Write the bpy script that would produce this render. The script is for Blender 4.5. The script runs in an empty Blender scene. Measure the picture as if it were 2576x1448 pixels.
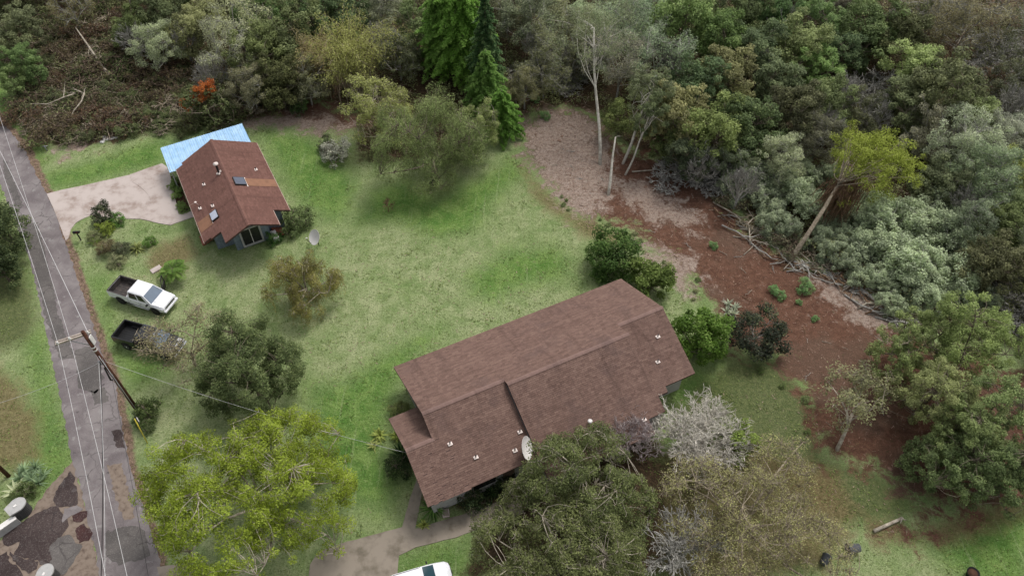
import bpy, math, random
import numpy as np
from mathutils import Vector, Matrix

# ------------------------------------------------------------------ camera, sky, sun, exposure
scene = bpy.context.scene
col = scene.collection
CAM_H, PITCH = 55.5, math.radians(50.0)
FP = 2350.0 * 2576.0 / 3072.0            # focal length in the 2576-wide pixel grid used below
cam_data = bpy.data.cameras.new('camera')
cam_data.sensor_width = 36.0
cam_data.lens = 2350.0 / 3072.0 * 36.0
cam_data.clip_start, cam_data.clip_end = 0.5, 4000.0
cam = bpy.data.objects.new('camera', cam_data)
cam.location = (0, 0, CAM_H)
cam.rotation_euler = (math.pi / 2 - PITCH, 0, 0)
col.objects.link(cam)
scene.camera = cam

SUN_EL, SUN_AZ = math.radians(58), math.radians(35)     # azimuth measured from +Y towards +X
world = bpy.data.worlds.new('World')
scene.world = world
world.use_nodes = True
wn, wl = world.node_tree.nodes, world.node_tree.links
wn.clear()
sky = wn.new('ShaderNodeTexSky'); sky.sky_type = 'NISHITA'; sky.sun_disc = False
sky.sun_elevation = SUN_EL; sky.sun_rotation = SUN_AZ
sky.air_density = 1.0; sky.dust_density = 4.0; sky.ozone_density = 1.0
hs = wn.new('ShaderNodeHueSaturation'); hs.inputs['Saturation'].default_value = 0.22
bg = wn.new('ShaderNodeBackground'); bg.inputs['Strength'].default_value = 0.15
wo = wn.new('ShaderNodeOutputWorld')
wl.new(sky.outputs[0], hs.inputs['Color']); wl.new(hs.outputs[0], bg.inputs['Color']); wl.new(bg.outputs[0], wo.inputs[0])

sun_data = bpy.data.lights.new('sun', 'SUN')
sun_data.energy = 1.25; sun_data.angle = math.radians(14); sun_data.color = (1.0, 0.965, 0.91)
sun = bpy.data.objects.new('sun', sun_data)
sd = Vector((math.sin(SUN_AZ) * math.cos(SUN_EL), math.cos(SUN_AZ) * math.cos(SUN_EL), math.sin(SUN_EL)))
sun.rotation_euler = sd.to_track_quat('Z', 'Y').to_euler()
sun.location = (0, 40, 80)
col.objects.link(sun)
vs = scene.view_settings
vs.view_transform = 'Standard'; vs.look = 'None'; vs.exposure = 0.2; vs.gamma = 1.0; vs.use_curve_mapping = False

# ------------------------------------------------------------------ helpers
rng = np.random.default_rng(7)
random.seed(7)
CP, SP = math.cos(PITCH), math.sin(PITCH)

def g(px, py, z=0.0):
    """photo pixel (2576 x 1448 grid) -> point at height z"""
    dx = (px - 1288.0) / FP; dy = (724.1 - py) / FP
    d = (dx, CP + dy * SP, -SP + dy * CP)
    t = (z - CAM_H) / d[2]
    return Vector((d[0] * t, d[1] * t, z))

def ppm(p):
    """photo pixels per metre at a world point"""
    dep = p[1] * CP - (p[2] - CAM_H) * SP
    return FP / dep

def srgb(r, gg, b):
    def f(c):
        c /= 255.0
        return c / 12.92 if c <= 0.04045 else ((c + 0.055) / 1.055) ** 2.4
    return (f(r), f(gg), f(b), 1.0)

def tag(o, label=None, cat=None, group=None, kind=None):
    if label: o['label'] = label
    if cat: o['category'] = cat
    if group: o['group'] = group
    if kind: o['kind'] = kind
    return o

def thing(name, label, cat, loc=(0, 0, 0), rotz=0.0, group=None):
    o = bpy.data.objects.new(name, None)
    o.empty_display_size = 0.3
    col.objects.link(o)
    o.location = loc; o.rotation_euler = (0, 0, rotz)
    return tag(o, label, cat, group)

def link(name, me, mat=None, parent=None):
    if mat is not None and len(me.materials) == 0:
        me.materials.append(mat)
    o = bpy.data.objects.new(name, me)
    col.objects.link(o)
    if parent is not None:
        o.parent = parent
    return o

class MB:
    """collects simple shapes; build() links them as one mesh object"""
    def __init__(self):
        self.v, self.f, self.t, self.sm = [], [], [], []
    def add(self, vs_, fs_, tint=0.5, smooth=False):
        n = len(self.v)
        self.v.extend([tuple(p) for p in vs_])
        self.f.extend([tuple(i + n for i in f) for f in fs_])
        self.t.extend([tint] * len(fs_)); self.sm.extend([smooth] * len(fs_))
        return self
    def box(self, c, s, rot=None, tint=0.5, taper=1.0):
        hx, hy, hz = s[0] / 2, s[1] / 2, s[2] / 2
        pts = []
        for z, k in ((-hz, 1.0), (hz, taper)):
            for x, y in ((-hx, -hy), (hx, -hy), (hx, hy), (-hx, hy)):
                p = Vector((x * k, y * k, z))
                if rot is not None: p = rot @ p
                pts.append(p + Vector(c))
        return self.add(pts, [(3, 2, 1, 0), (4, 5, 6, 7), (0, 1, 5, 4), (1, 2, 6, 5), (2, 3, 7, 6), (3, 0, 4, 7)], tint)
    def bevelbox(self, c, s, b=0.05, rot=None, tint=0.5):
        hx, hy, hz = s[0] / 2, s[1] / 2, s[2] / 2
        def ring(z, k):
            return [(-hx + k, -hy, z), (hx - k, -hy, z), (hx, -hy + k, z), (hx, hy - k, z), (hx - k, hy, z), (-hx + k, hy, z), (-hx, hy - k, z), (-hx, -hy + k, z)]
        def inner(z):
            return [(x * (hx - b) / hx, y * (hy - b) / hy, z) for x, y, _ in ring(z, b)]
        rings = [inner(-hz), ring(-hz + b, b), ring(hz - b, b), inner(hz)]
        return self.loft(rings, True, True, rot, c, tint)
    def loft(self, rings, cap0=True, cap1=True, rot=None, off=(0, 0, 0), tint=0.5, smooth=False, closed=True):
        n = len(rings[0]); pts = []
        for r in rings:
            for p in r:
                q = Vector(p)
                if rot is not None: q = rot @ q
                pts.append(q + Vector(off))
        fs = []
        for i in range(len(rings) - 1):
            for k in range(n if closed else n - 1):
                a, b_ = i * n + k, i * n + (k + 1) % n
                fs.append((a, b_, b_ + n, a + n))
        if cap0: fs.append(tuple(range(n - 1, -1, -1)))
        if cap1: fs.append(tuple(range((len(rings) - 1) * n, len(rings) * n)))
        return self.add(pts, fs, tint, smooth)
    def tube(self, pts, radii, n=6, tint=0.5, cap=True):
        pts = [Vector(p) for p in pts]
        if not hasattr(radii, '__len__'): radii = [radii] * len(pts)
        rings = []; ref = None
        for i, p in enumerate(pts):
            a = pts[min(i + 1, len(pts) - 1)] - pts[max(i - 1, 0)]
            if a.length < 1e-9: a = Vector((0, 0, 1))
            a.normalize()
            if ref is None:
                ref = Vector((1, 0, 0)) if abs(a.x) < 0.8 else Vector((0, 1, 0))
            u = (ref - a * ref.dot(a)).normalized(); w = a.cross(u); ref = u
            rings.append([p + (u * math.cos(2 * math.pi * k / n) + w * math.sin(2 * math.pi * k / n)) * radii[i] for k in range(n)])
        return self.loft(rings, cap, cap, tint=tint, smooth=True)
    def lathe(self, prof, n=16, rot=None, off=(0, 0, 0), tint=0.5, smooth=True):
        rings = [[(r * math.cos(2 * math.pi * k / n), r * math.sin(2 * math.pi * k / n), z) for k in range(n)] for r, z in prof]
        return self.loft(rings, True, True, rot, off, tint, smooth)
    def prism(self, poly, z0, z1, tint=0.5):
        n = len(poly)
        pts = [(p[0], p[1], z0) for p in poly] + [(p[0], p[1], z1) for p in poly]
        fs = [tuple(range(n - 1, -1, -1)), tuple(range(n, 2 * n))] + [(k, (k + 1) % n, (k + 1) % n + n, k + n) for k in range(n)]
        return self.add(pts, fs, tint)
    def mesh(self, name, mat=None):
        me = bpy.data.meshes.new(name)
        me.from_pydata(self.v, [], self.f)
        a = me.attributes.new('tint', 'FLOAT', 'FACE'); a.data.foreach_set('value', self.t)
        me.polygons.foreach_set('use_smooth', self.sm)
        if mat is not None: me.materials.append(mat)
        me.update()
        return me
    def build(self, name, mat, parent=None):
        return link(name, self.mesh(name, mat), None, parent)

def np_quads(name, V, tint, mat):
    """V (n,4,3) float array of quads -> mesh with face attribute tint"""
    n = len(V)
    me = bpy.data.meshes.new(name)
    me.vertices.add(n * 4); me.vertices.foreach_set('co', V.reshape(-1).astype(np.float32))
    me.loops.add(n * 4); me.loops.foreach_set('vertex_index', np.arange(n * 4, dtype=np.int32))
    me.polygons.add(n)
    me.polygons.foreach_set('loop_start', np.arange(0, n * 4, 4, dtype=np.int32))
    me.polygons.foreach_set('loop_total', np.full(n, 4, dtype=np.int32))
    a = me.attributes.new('tint', 'FLOAT', 'FACE'); a.data.foreach_set('value', np.asarray(tint, dtype=np.float32))
    me.materials.append(mat)
    me.update(calc_edges=True)
    return me

def ccw(poly):
    s = 0
    for i in range(len(poly)):
        a, b = poly[i], poly[(i + 1) % len(poly)]
        s += a[0] * b[1] - b[0] * a[1]
    return list(poly) if s > 0 else list(poly)[::-1]

def sdist(X, Y, poly):
    """signed distance, positive inside"""
    P = np.array([(p[0], p[1]) for p in poly]); Q = np.roll(P, -1, 0)
    best = np.full(X.shape, 1e9); inside = np.zeros(X.shape, bool)
    for (x0, y0), (x1, y1) in zip(P, Q):
        dx, dy = x1 - x0, y1 - y0
        t = np.clip(((X - x0) * dx + (Y - y0) * dy) / (dx * dx + dy * dy + 1e-12), 0, 1)
        best = np.minimum(best, np.hypot(X - x0 - t * dx, Y - y0 - t * dy))
        c = ((y0 > Y) != (y1 > Y)) & (X < (x1 - x0) * (Y - y0) / (y1 - y0 + 1e-12) + x0)
        inside ^= c
    return np.where(inside, best, -best)

def gp(pts, z=0.0):
    return [g(x, y, z) for x, y in pts]

def ragged(poly, step=0.35, amp=0.08, seed=0):
    r = random.Random(seed); out = []
    n = len(poly)
    for i in range(n):
        a, b = Vector(poly[i][:2]), Vector(poly[(i + 1) % n][:2])
        m = max(1, int((b - a).length / step))
        nrm = Vector((-(b - a).y, (b - a).x)).normalized() if (b - a).length > 0 else Vector((0, 0))
        for k in range(m):
            p = a.lerp(b, k / m) + nrm * (r.uniform(-1, 1) * amp)
            out.append((p.x, p.y))
    return out

# ------------------------------------------------------------------ materials
def nodes_of(name):
    m = bpy.data.materials.new(name); m.use_nodes = True
    nt = m.node_tree
    return m, nt, nt.nodes, nt.links, nt.nodes['Principled BSDF']

def mix(nt, fac, a, b, blend='MIX'):
    n = nt.nodes.new('ShaderNodeMix'); n.data_type = 'RGBA'; n.blend_type = blend
    for sock, val in ((n.inputs[0], fac), (n.inputs[6], a), (n.inputs[7], b)):
        if isinstance(val, bpy.types.NodeSocket): nt.links.new(val, sock)
        else: sock.default_value = val
    return n.outputs[2]

def math_(nt, op, a, b=None, c=None):
    n = nt.nodes.new('ShaderNodeMath'); n.operation = op
    for i, val in enumerate((a, b, c)):
        if val is None: continue
        if isinstance(val, bpy.types.NodeSocket): nt.links.new(val, n.inputs[i])
        else: n.inputs[i].default_value = val
    return n.outputs[0]

def ramp01(nt, v, lo, hi):
    n = nt.nodes.new('ShaderNodeMapRange'); n.interpolation_type = 'SMOOTHSTEP'
    nt.links.new(v, n.inputs[0])
    n.inputs[1].default_value = lo; n.inputs[2].default_value = hi
    return n.outputs[0]

def coords(nt, world_=True):
    if world_:
        return nt.nodes.new('ShaderNodeNewGeometry').outputs['Position']
    return nt.nodes.new('ShaderNodeTexCoord').outputs['Object']

def noise(nt, vec, scale, detail=4.0, rough=0.6, dist=0.0):
    n = nt.nodes.new('ShaderNodeTexNoise')
    nt.links.new(vec, n.inputs['Vector'])
    n.inputs['Scale'].default_value = scale; n.inputs['Detail'].default_value = detail
    n.inputs['Roughness'].default_value = rough; n.inputs['Distortion'].default_value = dist
    return n.outputs['Fac']

def attr(nt, name):
    n = nt.nodes.new('ShaderNodeAttribute'); n.attribute_name = name
    return n.outputs['Fac']

def bump(nt, bsdf, h, strength=0.4, dist=0.05):
    b = nt.nodes.new('ShaderNodeBump')
    b.inputs['Strength'].default_value = strength; b.inputs['Distance'].default_value = dist
    nt.links.new(h, b.inputs['Height']); nt.links.new(b.outputs[0], bsdf.inputs['Normal'])

def leaf_material(name):
    m, nt, nd, lk, b = nodes_of(name)
    oi = nd.new('ShaderNodeObjectInfo')
    t = attr(nt, 'tint')
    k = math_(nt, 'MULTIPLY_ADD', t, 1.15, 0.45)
    cmb = nd.new('ShaderNodeCombineColor')
    for i in range(3): lk.new(k, cmb.inputs[i])
    c = mix(nt, 1.0, oi.outputs['Color'], cmb.outputs[0], 'MULTIPLY')
    c2 = mix(nt, math_(nt, 'MULTIPLY', ramp01(nt, t, 0.6, 1.0), 0.25), c, srgb(176, 178, 120))
    lk.new(c2, b.inputs['Base Color'])
    b.inputs['Roughness'].default_value = 0.7
    b.inputs['Specular IOR Level'].default_value = 0.28
    tr = nd.new('ShaderNodeBsdfTranslucent'); lk.new(c2, tr.inputs['Color'])
    ms = nd.new('ShaderNodeMixShader'); ms.inputs[0].default_value = 0.38
    out = nd['Material Output']
    lk.new(b.outputs[0], ms.inputs[1]); lk.new(tr.outputs[0], ms.inputs[2]); lk.new(ms.outputs[0], out.inputs['Surface'])
    return m

def bark_material(name, a, b_, scale=6.0):
    m, nt, nd, lk, b = nodes_of(name)
    p = coords(nt, False)
    n = noise(nt, p, scale, 6, 0.7)
    t = attr(nt, 'tint')
    c = mix(nt, ramp01(nt, n, 0.35, 0.65), a, b_)
    k = math_(nt, 'MULTIPLY_ADD', t, 0.7, 0.65)
    cmb = nd.new('ShaderNodeCombineColor')
    for i in range(3): lk.new(k, cmb.inputs[i])
    lk.new(mix(nt, 1.0, c, cmb.outputs[0], 'MULTIPLY'), b.inputs['Base Color'])
    b.inputs['Roughness'].default_value = 0.85; b.inputs['Specular IOR Level'].default_value = 0.2
    bump(nt, b, n, 0.5, 0.03)
    return m

def plain(name, c, rough=0.6, metal=0.0, var=0.15, scale=3.0, spec=0.4, coat=0.0, dirt=None):
    m, nt, nd, lk, b = nodes_of(name)
    p = coords(nt, False)
    n = noise(nt, p, scale, 5, 0.65)
    d = dirt if dirt else tuple(x * (1 - var * 2.2) for x in c[:3]) + (1,)
    lk.new(mix(nt, ramp01(nt, n, 0.42, 0.75), c, d), b.inputs['Base Color'])
    b.inputs['Roughness'].default_value = rough; b.inputs['Metallic'].default_value = metal
    b.inputs['Specular IOR Level'].default_value = spec
    b.inputs['Coat Weight'].default_value = coat
    return m

M = {}
M['leaf'] = leaf_material('leaf')
M['bark'] = bark_material('bark', srgb(92, 82, 70), srgb(140, 130, 114))
M['bark_pale'] = bark_material('bark_pale', srgb(132, 122, 108), srgb(190, 180, 164), 3.0)
M['bark_grey'] = bark_material('bark_grey', srgb(134, 131, 125), srgb(184, 181, 173), 4.0)
M['bark_white'] = bark_material('bark_white', srgb(168, 162, 150), srgb(214, 208, 196), 2.5)
M['bark_brown'] = bark_material('bark_brown', srgb(96, 74, 58), srgb(150, 122, 96), 4.0)
M['bark_dark'] = bark_material('bark_dark', srgb(72, 60, 50), srgb(112, 97, 82), 4.0)
M['bark_purple'] = bark_material('bark_purple', srgb(140, 128, 128), srgb(184, 172, 170), 5.0)
M['twig'] = bark_material('twig', srgb(120, 108, 92), srgb(168, 156, 136), 5.0)

# ------------------------------------------------------------------ the ground
RE = [(-75, 215), (-40, 256), (0, 305), (30, 335), (62, 378), (92, 440), (118, 487), (135, 525), (160, 600), (180, 655), (200, 716), (228, 800), (258, 888), (290, 966), (307, 1066), (322, 1150), (335, 1200), (358, 1270), (377, 1333), (396, 1390), (414, 1448), (440, 1540)]
LE = [(-160, 260), (-100, 325), (-50, 385), (0, 462), (30, 535), (52, 590), (73, 650), (92, 720), (107, 793), (122, 860), (140, 945), (160, 1040), (180, 1150), (204, 1235), (228, 1335), (252, 1448), (270, 1540)]
LAWN_GREEN = [
    [(655, 330), (760, 335), (850, 380), (905, 470), (850, 560), (770, 520), (735, 480), (690, 400)],
    [(1020, 450), (1100, 500), (1230, 440), (1290, 400), (1320, 440), (1230, 520), (1180, 590), (1090, 600), (1000, 560), (900, 560), (930, 480)],
    [(1180, 690), (1280, 630), (1400, 620), (1440, 660), (1400, 700), (1300, 730), (1240, 760), (1180, 740)],
    [(770, 960), (860, 960), (960, 890), (1000, 870), (1100, 830), (1010, 960), (985, 1040), (960, 1110), (1010, 1210), (960, 1290), (870, 1260), (800, 1150)],
    [(1670, 960), (1760, 930), (1830, 960), (1830, 1010), (1700, 1020)],
    [(95, 440), (170, 420), (280, 390), (410, 345), (430, 385), (400, 420), (300, 440), (200, 470), (120, 480)],
    [(215, 700), (280, 690), (280, 800), (290, 900), (330, 980), (420, 940), (420, 900), (290, 880), (262, 790)],
    [(60, 860), (100, 820), (160, 1060), (180, 1160), (130, 1240), (90, 1160), (85, 1000)],
    [(1000, 1400), (1080, 1370), (1180, 1350), (1190, 1448), (1000, 1460)],
    [(2330, 1370), (2460, 1300), (2600, 1280), (2600, 1500), (2440, 1470), (2360, 1410)],
    [(0, 180), (30, 240), (70, 340), (130, 400), (100, 420), (60, 360), (0, 290), (-60, 200)],
]
DIRT = [[(1310, 320), (1340, 285), (1420, 270), (1500, 290), (1560, 370), (1700, 420), (1790, 470), (1870, 560), (1980, 650), (2080, 680), (2170, 720), (2270, 790), (2310, 860), (2500, 900), (2600, 1000), (2600, 1240), (2450, 1265), (2330, 1285), (2200, 1180), (2090, 1150), (2045, 1080), (2035, 1000), (1950, 905), (1850, 880), (1830, 800), (1770, 740), (1690, 665), (1600, 580), (1470, 545), (1390, 480), (1325, 400)],
        [(2290, 1262), (2460, 1258), (2430, 1290), (2320, 1295)],
        [(2215, 1338), (2320, 1322), (2350, 1350), (2250, 1366)],
        [(600, 300), (660, 268), (800, 250), (890, 280), (900, 330), (800, 335), (700, 310)],
        [(165, 355), (240, 305), (300, 320), (310, 345), (230, 365), (180, 385)]]
MULCH = [[(1315, 320), (1345, 288), (1420, 276), (1495, 300), (1535, 390), (1545, 450), (1520, 530), (1450, 548), (1390, 480), (1335, 400)],
         [(1545, 470), (1610, 448), (1665, 475), (1748, 545), (1735, 582), (1640, 552), (1565, 505)],
         [(1635, 625), (1720, 640), (1760, 700), (1720, 740), (1660, 690), (1600, 620)],
         [(2060, 700), (2160, 720), (2260, 790), (2230, 830), (2130, 790), (2080, 740)],
         [(620, 310), (690, 285), (830, 300), (880, 325), (800, 335)],
         [(150, 375), (205, 352), (220, 372), (165, 390)]]
FLOOR = [[(-200, 60), (20, 190), (60, 320), (150, 375), (300, 345), (450, 320), (600, 300), (640, 262), (760, 240), (880, 270), (910, 400), (1050, 400), (1250, 330), (1310, 300), (1340, 280), (1420, 265), (1510, 285), (1570, 365), (1700, 410), (1800, 465), (1890, 560), (1990, 640), (2090, 670), (2180, 710), (2300, 800), (2400, 830), (2700, 900), (2900, 700), (2900, -180), (1288, -330), (-500, -180)],
         [(2250, 1050), (2330, 950), (2700, 900), (2700, 1290), (2480, 1270), (2380, 1240)],
         [(1050, 1260), (1200, 1230), (1400, 1150), (1650, 1100), (1690, 1250), (1640, 1450), (1180, 1440), (1250, 1300)]]
DRYBROWN = [[(1640, 1150), (1850, 1120), (2100, 1180), (2150, 1300), (2080, 1430), (1700, 1480), (1620, 1300)],
            [(-40, 900), (40, 960), (95, 1050), (95, 1150), (40, 1180), (-60, 1200)],
            [(380, 620), (470, 600), (500, 640), (420, 700), (370, 680)],
            [(1310, 420), (1420, 520), (1500, 560), (1600, 620), (1480, 600), (1340, 500)],
            [(2160, 1290), (2300, 1330), (2560, 1240), (2600, 1290), (2400, 1370), (2200, 1370)]]
OLIVE = [[(1680, 1040), (1830, 900), (1960, 900), (2040, 1000), (2080, 1150), (2200, 1180), (2320, 1280), (2200, 1330), (2100, 1310), (1900, 1200)],
         [(-60, 480), (20, 560), (60, 660), (95, 800), (60, 860), (-60, 900)]]

verge_poly = None
def strip_poly(edge, off0, off1):
    a = [(x + off0, y) for x, y in edge]; b = [(x + off1, y) for x, y in edge]
    return a + b[::-1]

def ground():
    fx = np.concatenate([[-900, -400, -180], np.arange(-95, 95.1, 0.5), [180, 400, 900]])
    fy = np.concatenate([[-500, -120, -20], np.arange(8, 130.1, 0.5), [220, 500, 1200]])
    X, Y = np.meshgrid(fx, fy)
    nx, ny = len(fx), len(fy)
    V = np.stack([X, Y, np.zeros_like(X)], -1).reshape(-1, 3)
    idx = np.arange(nx * ny).reshape(ny, nx)
    Q = np.stack([idx[:-1, :-1], idx[:-1, 1:], idx[1:, 1:], idx[1:, :-1]], -1).reshape(-1, 4)
    me = bpy.data.meshes.new('ground')
    me.vertices.add(len(V)); me.vertices.foreach_set('co', V.reshape(-1).astype(np.float32))
    me.loops.add(Q.size); me.loops.foreach_set('vertex_index', Q.reshape(-1).astype(np.int32))
    me.polygons.add(len(Q)); me.polygons.foreach_set('loop_start', np.arange(0, Q.size, 4, dtype=np.int32))
    me.polygons.foreach_set('loop_total', np.full(len(Q), 4, dtype=np.int32))
    def fld(name, polys, z=0):
        d = np.full(V.shape[0], -9.0)
        for p in polys:
            d = np.maximum(d, sdist(V[:, 0], V[:, 1], gp(p)))
        a = me.attributes.new(name, 'FLOAT', 'POINT'); a.data.foreach_set('value', np.clip(d, -6, 6).astype(np.float32))
    fld('green', LAWN_GREEN); fld('dirt', DIRT); fld('mulch', MULCH); fld('floor', FLOOR); fld('brown', DRYBROWN); fld('olive', OLIVE)
    fld('verge', [strip_poly(RE, -20, 20)])
    me.update(calc_edges=True)
    m, nt, nd, lk, b = nodes_of('ground')
    p = coords(nt)
    n_big = noise(nt, p, 0.12, 4, 0.6); n_mid = noise(nt, p, 0.6, 5, 0.65, 0.6); n_fine = noise(nt, p, 3.2, 6, 0.75); n_grain = noise(nt, p, 11.0, 4, 0.8)
    def mask(name, amp, width, nz=None):
        d = attr(nt, name)
        nn = math_(nt, 'MULTIPLY_ADD', math_(nt, 'SUBTRACT', nz if nz else n_mid, 0.5), amp, d)
        nn = math_(nt, 'MULTIPLY_ADD', math_(nt, 'SUBTRACT', n_fine, 0.5), amp * 0.5, nn)
        return ramp01(nt, nn, -width, width)
    pale = mix(nt, ramp01(nt, n_mid, 0.3, 0.72), srgb(140, 158, 104), srgb(176, 182, 138))
    grn = mix(nt, ramp01(nt, n_mid, 0.3, 0.7), srgb(80, 124, 48), srgb(126, 156, 80))
    mp = nt.nodes.new('ShaderNodeMapping'); mp.inputs['Rotation'].default_value = (0, 0, 0.62); mp.inputs['Scale'].default_value = (2.4, 0.16, 1)
    nt.links.new(p, mp.inputs['Vector'])
    streak = noise(nt, mp.outputs[0], 1.0, 4, 0.6, 0.4)
    n_tuft = noise(nt, p, 4.6, 5, 0.75, 0.3)
    gen_green = ramp01(nt, n_big, 0.42, 0.68)
    base = mix(nt, math_(nt, 'MULTIPLY', gen_green, 0.38), pale, grn)
    base = mix(nt, math_(nt, 'MULTIPLY', ramp01(nt, streak, 0.48, 0.66), 0.30), base, srgb(104, 134, 66))
    c = mix(nt, math_(nt, 'MULTIPLY', mask('green', 4.5, 1.6), 0.9), base, grn)
    c = mix(nt, math_(nt, 'MULTIPLY', ramp01(nt, streak, 0.56, 0.72), 0.28), c, srgb(196, 200, 158))
    c = mix(nt, math_(nt, 'MULTIPLY', ramp01(nt, n_tuft, 0.50, 0.30), 0.65), c, srgb(78, 96, 46))
    c = mix(nt, math_(nt, 'MULTIPLY', ramp01(nt, n_tuft, 0.54, 0.72), 0.45), c, srgb(200, 204, 160))
    c = mix(nt, math_(nt, 'MULTIPLY', mask('olive', 3.0, 1.0), 0.85), c, mix(nt, ramp01(nt, n_fine, 0.35, 0.65), srgb(74, 86, 50), srgb(112, 116, 76)))
    c = mix(nt, math_(nt, 'MULTIPLY', mask('brown', 3.0, 0.9), 0.8), c, mix(nt, ramp01(nt, n_fine, 0.35, 0.65), srgb(108, 88, 62), srgb(142, 126, 92)))
    c = mix(nt, mask('floor', 5.0, 0.8), c, mix(nt, ramp01(nt, n_fine, 0.35, 0.68), srgb(62, 50, 40), srgb(104, 84, 66)))
    n_blot = noise(nt, p, 1.5, 6, 0.7, 0.8)
    red = mix(nt, ramp01(nt, n_blot, 0.3, 0.7), srgb(94, 64, 53), srgb(126, 92, 77))
    red = mix(nt, math_(nt, 'MULTIPLY', ramp01(nt, n_big, 0.5, 0.62), 0.55), red, srgb(112, 92, 80))
    red = mix(nt, math_(nt, 'MULTIPLY', ramp01(nt, n_blot, 0.60, 0.72), 0.6), red, srgb(142, 122, 108))
    red = mix(nt, math_(nt, 'MULTIPLY', ramp01(nt, n_fine, 0.55, 0.75), 0.5), red, srgb(150, 124, 106))
    c = mix(nt, mask('dirt', 9.0, 0.9), c, red)
    mul = mix(nt, ramp01(nt, n_fine, 0.3, 0.62), srgb(144, 120, 107), srgb(188, 171, 159))
    mul = mix(nt, math_(nt, 'MULTIPLY', ramp01(nt, n_blot, 0.54, 0.66), 0.6), mul, srgb(118, 88, 72))
    c = mix(nt, math_(nt, 'MULTIPLY', mask('mulch', 9.0, 1.0), 0.9), c, mul)
    vg = mix(nt, ramp01(nt, n_fine, 0.35, 0.62), srgb(104, 84, 72), srgb(158, 134, 116))
    c = mix(nt, mask('verge', 1.0, 0.18), c, vg)
    # grass-blade / crumb grain
    c = mix(nt, math_(nt, 'MULTIPLY', ramp01(nt, n_grain, 0.56, 0.30), 0.62), c, srgb(48, 56, 30))
    c = mix(nt, math_(nt, 'MULTIPLY', ramp01(nt, n_grain, 0.60, 0.80), 0.30), c, srgb(200, 196, 160))
    spots = noise(nt, p, 1.7, 3, 0.5)
    c = mix(nt, math_(nt, 'MULTIPLY', ramp01(nt, spots, 0.66, 0.74), 0.35), c, srgb(60, 72, 40))
    lk.new(c, b.inputs['Base Color'])
    b.inputs['Roughness'].default_value = 0.95; b.inputs['Specular IOR Level'].default_value = 0.1
    bump(nt, b, math_(nt, 'ADD', n_grain, math_(nt, 'MULTIPLY', n_fine, 1.5)), 0.9, 0.12)
    o = link('ground', me, m)
    tag(o, 'lawn, red dirt and forest floor around two houses', None, kind='structure')
ground()

def sheet(name, poly, z0, z1, mat, parent=None, kind='structure', label=None):
    mb = MB().prism(ccw(poly), z0, z1)
    o = mb.build(name, mat, parent)
    if parent is None:
        tag(o, label, None, kind=kind)
    return o

# road
def asphalt(name, a, b_, patchy=0.5):
    m, nt, nd, lk, b = nodes_of(name)
    p = coords(nt)
    nb = noise(nt, p, 0.35, 5, 0.65, 0.5); nm = noise(nt, p, 1.3, 5, 0.6); nf = noise(nt, p, 14.0, 3, 0.7)
    c = mix(nt, ramp01(nt, nb, 0.36, 0.66), a, b_)
    vor = nd.new('ShaderNodeTexVoronoi'); vor.feature = 'DISTANCE_TO_EDGE'; vor.inputs['Scale'].default_value = 0.55
    wv = nd.new('ShaderNodeVectorMath'); wv.operation = 'ADD'
    nz = nd.new('ShaderNodeTexNoise'); nz.inputs['Scale'].default_value = 0.9; nz.inputs['Detail'].default_value = 4
    lk.new(p, nz.inputs['Vector']); lk.new(p, wv.inputs[0]); lk.new(nz.outputs['Color'], wv.inputs[1])
    lk.new(wv.outputs[0], vor.inputs['Vector'])
    crack = math_(nt, 'MULTIPLY', ramp01(nt, vor.outputs['Distance'], 0.035, 0.0), ramp01(nt, nb, 0.46, 0.6))
    c = mix(nt, math_(nt, 'MULTIPLY', crack, 0.6), c, srgb(48, 44, 44))
    c = mix(nt, math_(nt, 'MULTIPLY', ramp01(nt, nm, 0.60, 0.66), patchy), c, srgb(142, 138, 136))
    c = mix(nt, math_(nt, 'MULTIPLY', ramp01(nt, nm, 0.36, 0.30), patchy), c, srgb(72, 66, 68))
    c = mix(nt, math_(nt, 'MULTIPLY', ramp01(nt, nf, 0.5, 0.75), 0.35), c, srgb(168, 162, 158))
    lk.new(c, b.inputs['Base Color'])
    b.inputs['Roughness'].default_value = 0.9; b.inputs['Specular IOR Level'].default_value = 0.2
    bump(nt, b, nf, 0.5, 0.02)
    return m
M['asphalt'] = asphalt('asphalt', srgb(106, 98, 99), srgb(134, 127, 126), 0.75)
M['asphalt_dark'] = asphalt('asphalt_dark', srgb(56, 46, 45), srgb(74, 63, 61), 0.15)
M['asphalt_grey'] = asphalt('asphalt_grey', srgb(84, 80, 78), srgb(104, 99, 96), 0.15)
M['asphalt_red'] = asphalt('asphalt_red', srgb(58, 38, 38), srgb(72, 48, 46), 0.1)
M['concrete'] = plain('concrete', srgb(186, 174, 168), 0.9, var=0.16, scale=0.5, spec=0.2, dirt=srgb(140, 122, 112))
M['concrete_dark'] = plain('concrete_dark', srgb(142, 132, 120), 0.9, var=0.2, scale=0.8, spec=0.2, dirt=srgb(106, 98, 86))
M['crumble'] = plain('crumble', srgb(134, 120, 108), 0.95, var=0.2, scale=2.5, spec=0.1, dirt=srgb(92, 78, 70))

road = sheet('road', ragged(gp(LE) + gp(RE)[::-1], 0.3, 0.10, 3), -0.15, 0.02, M['asphalt'], label='narrow patched asphalt lane running past the houses')
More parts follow.
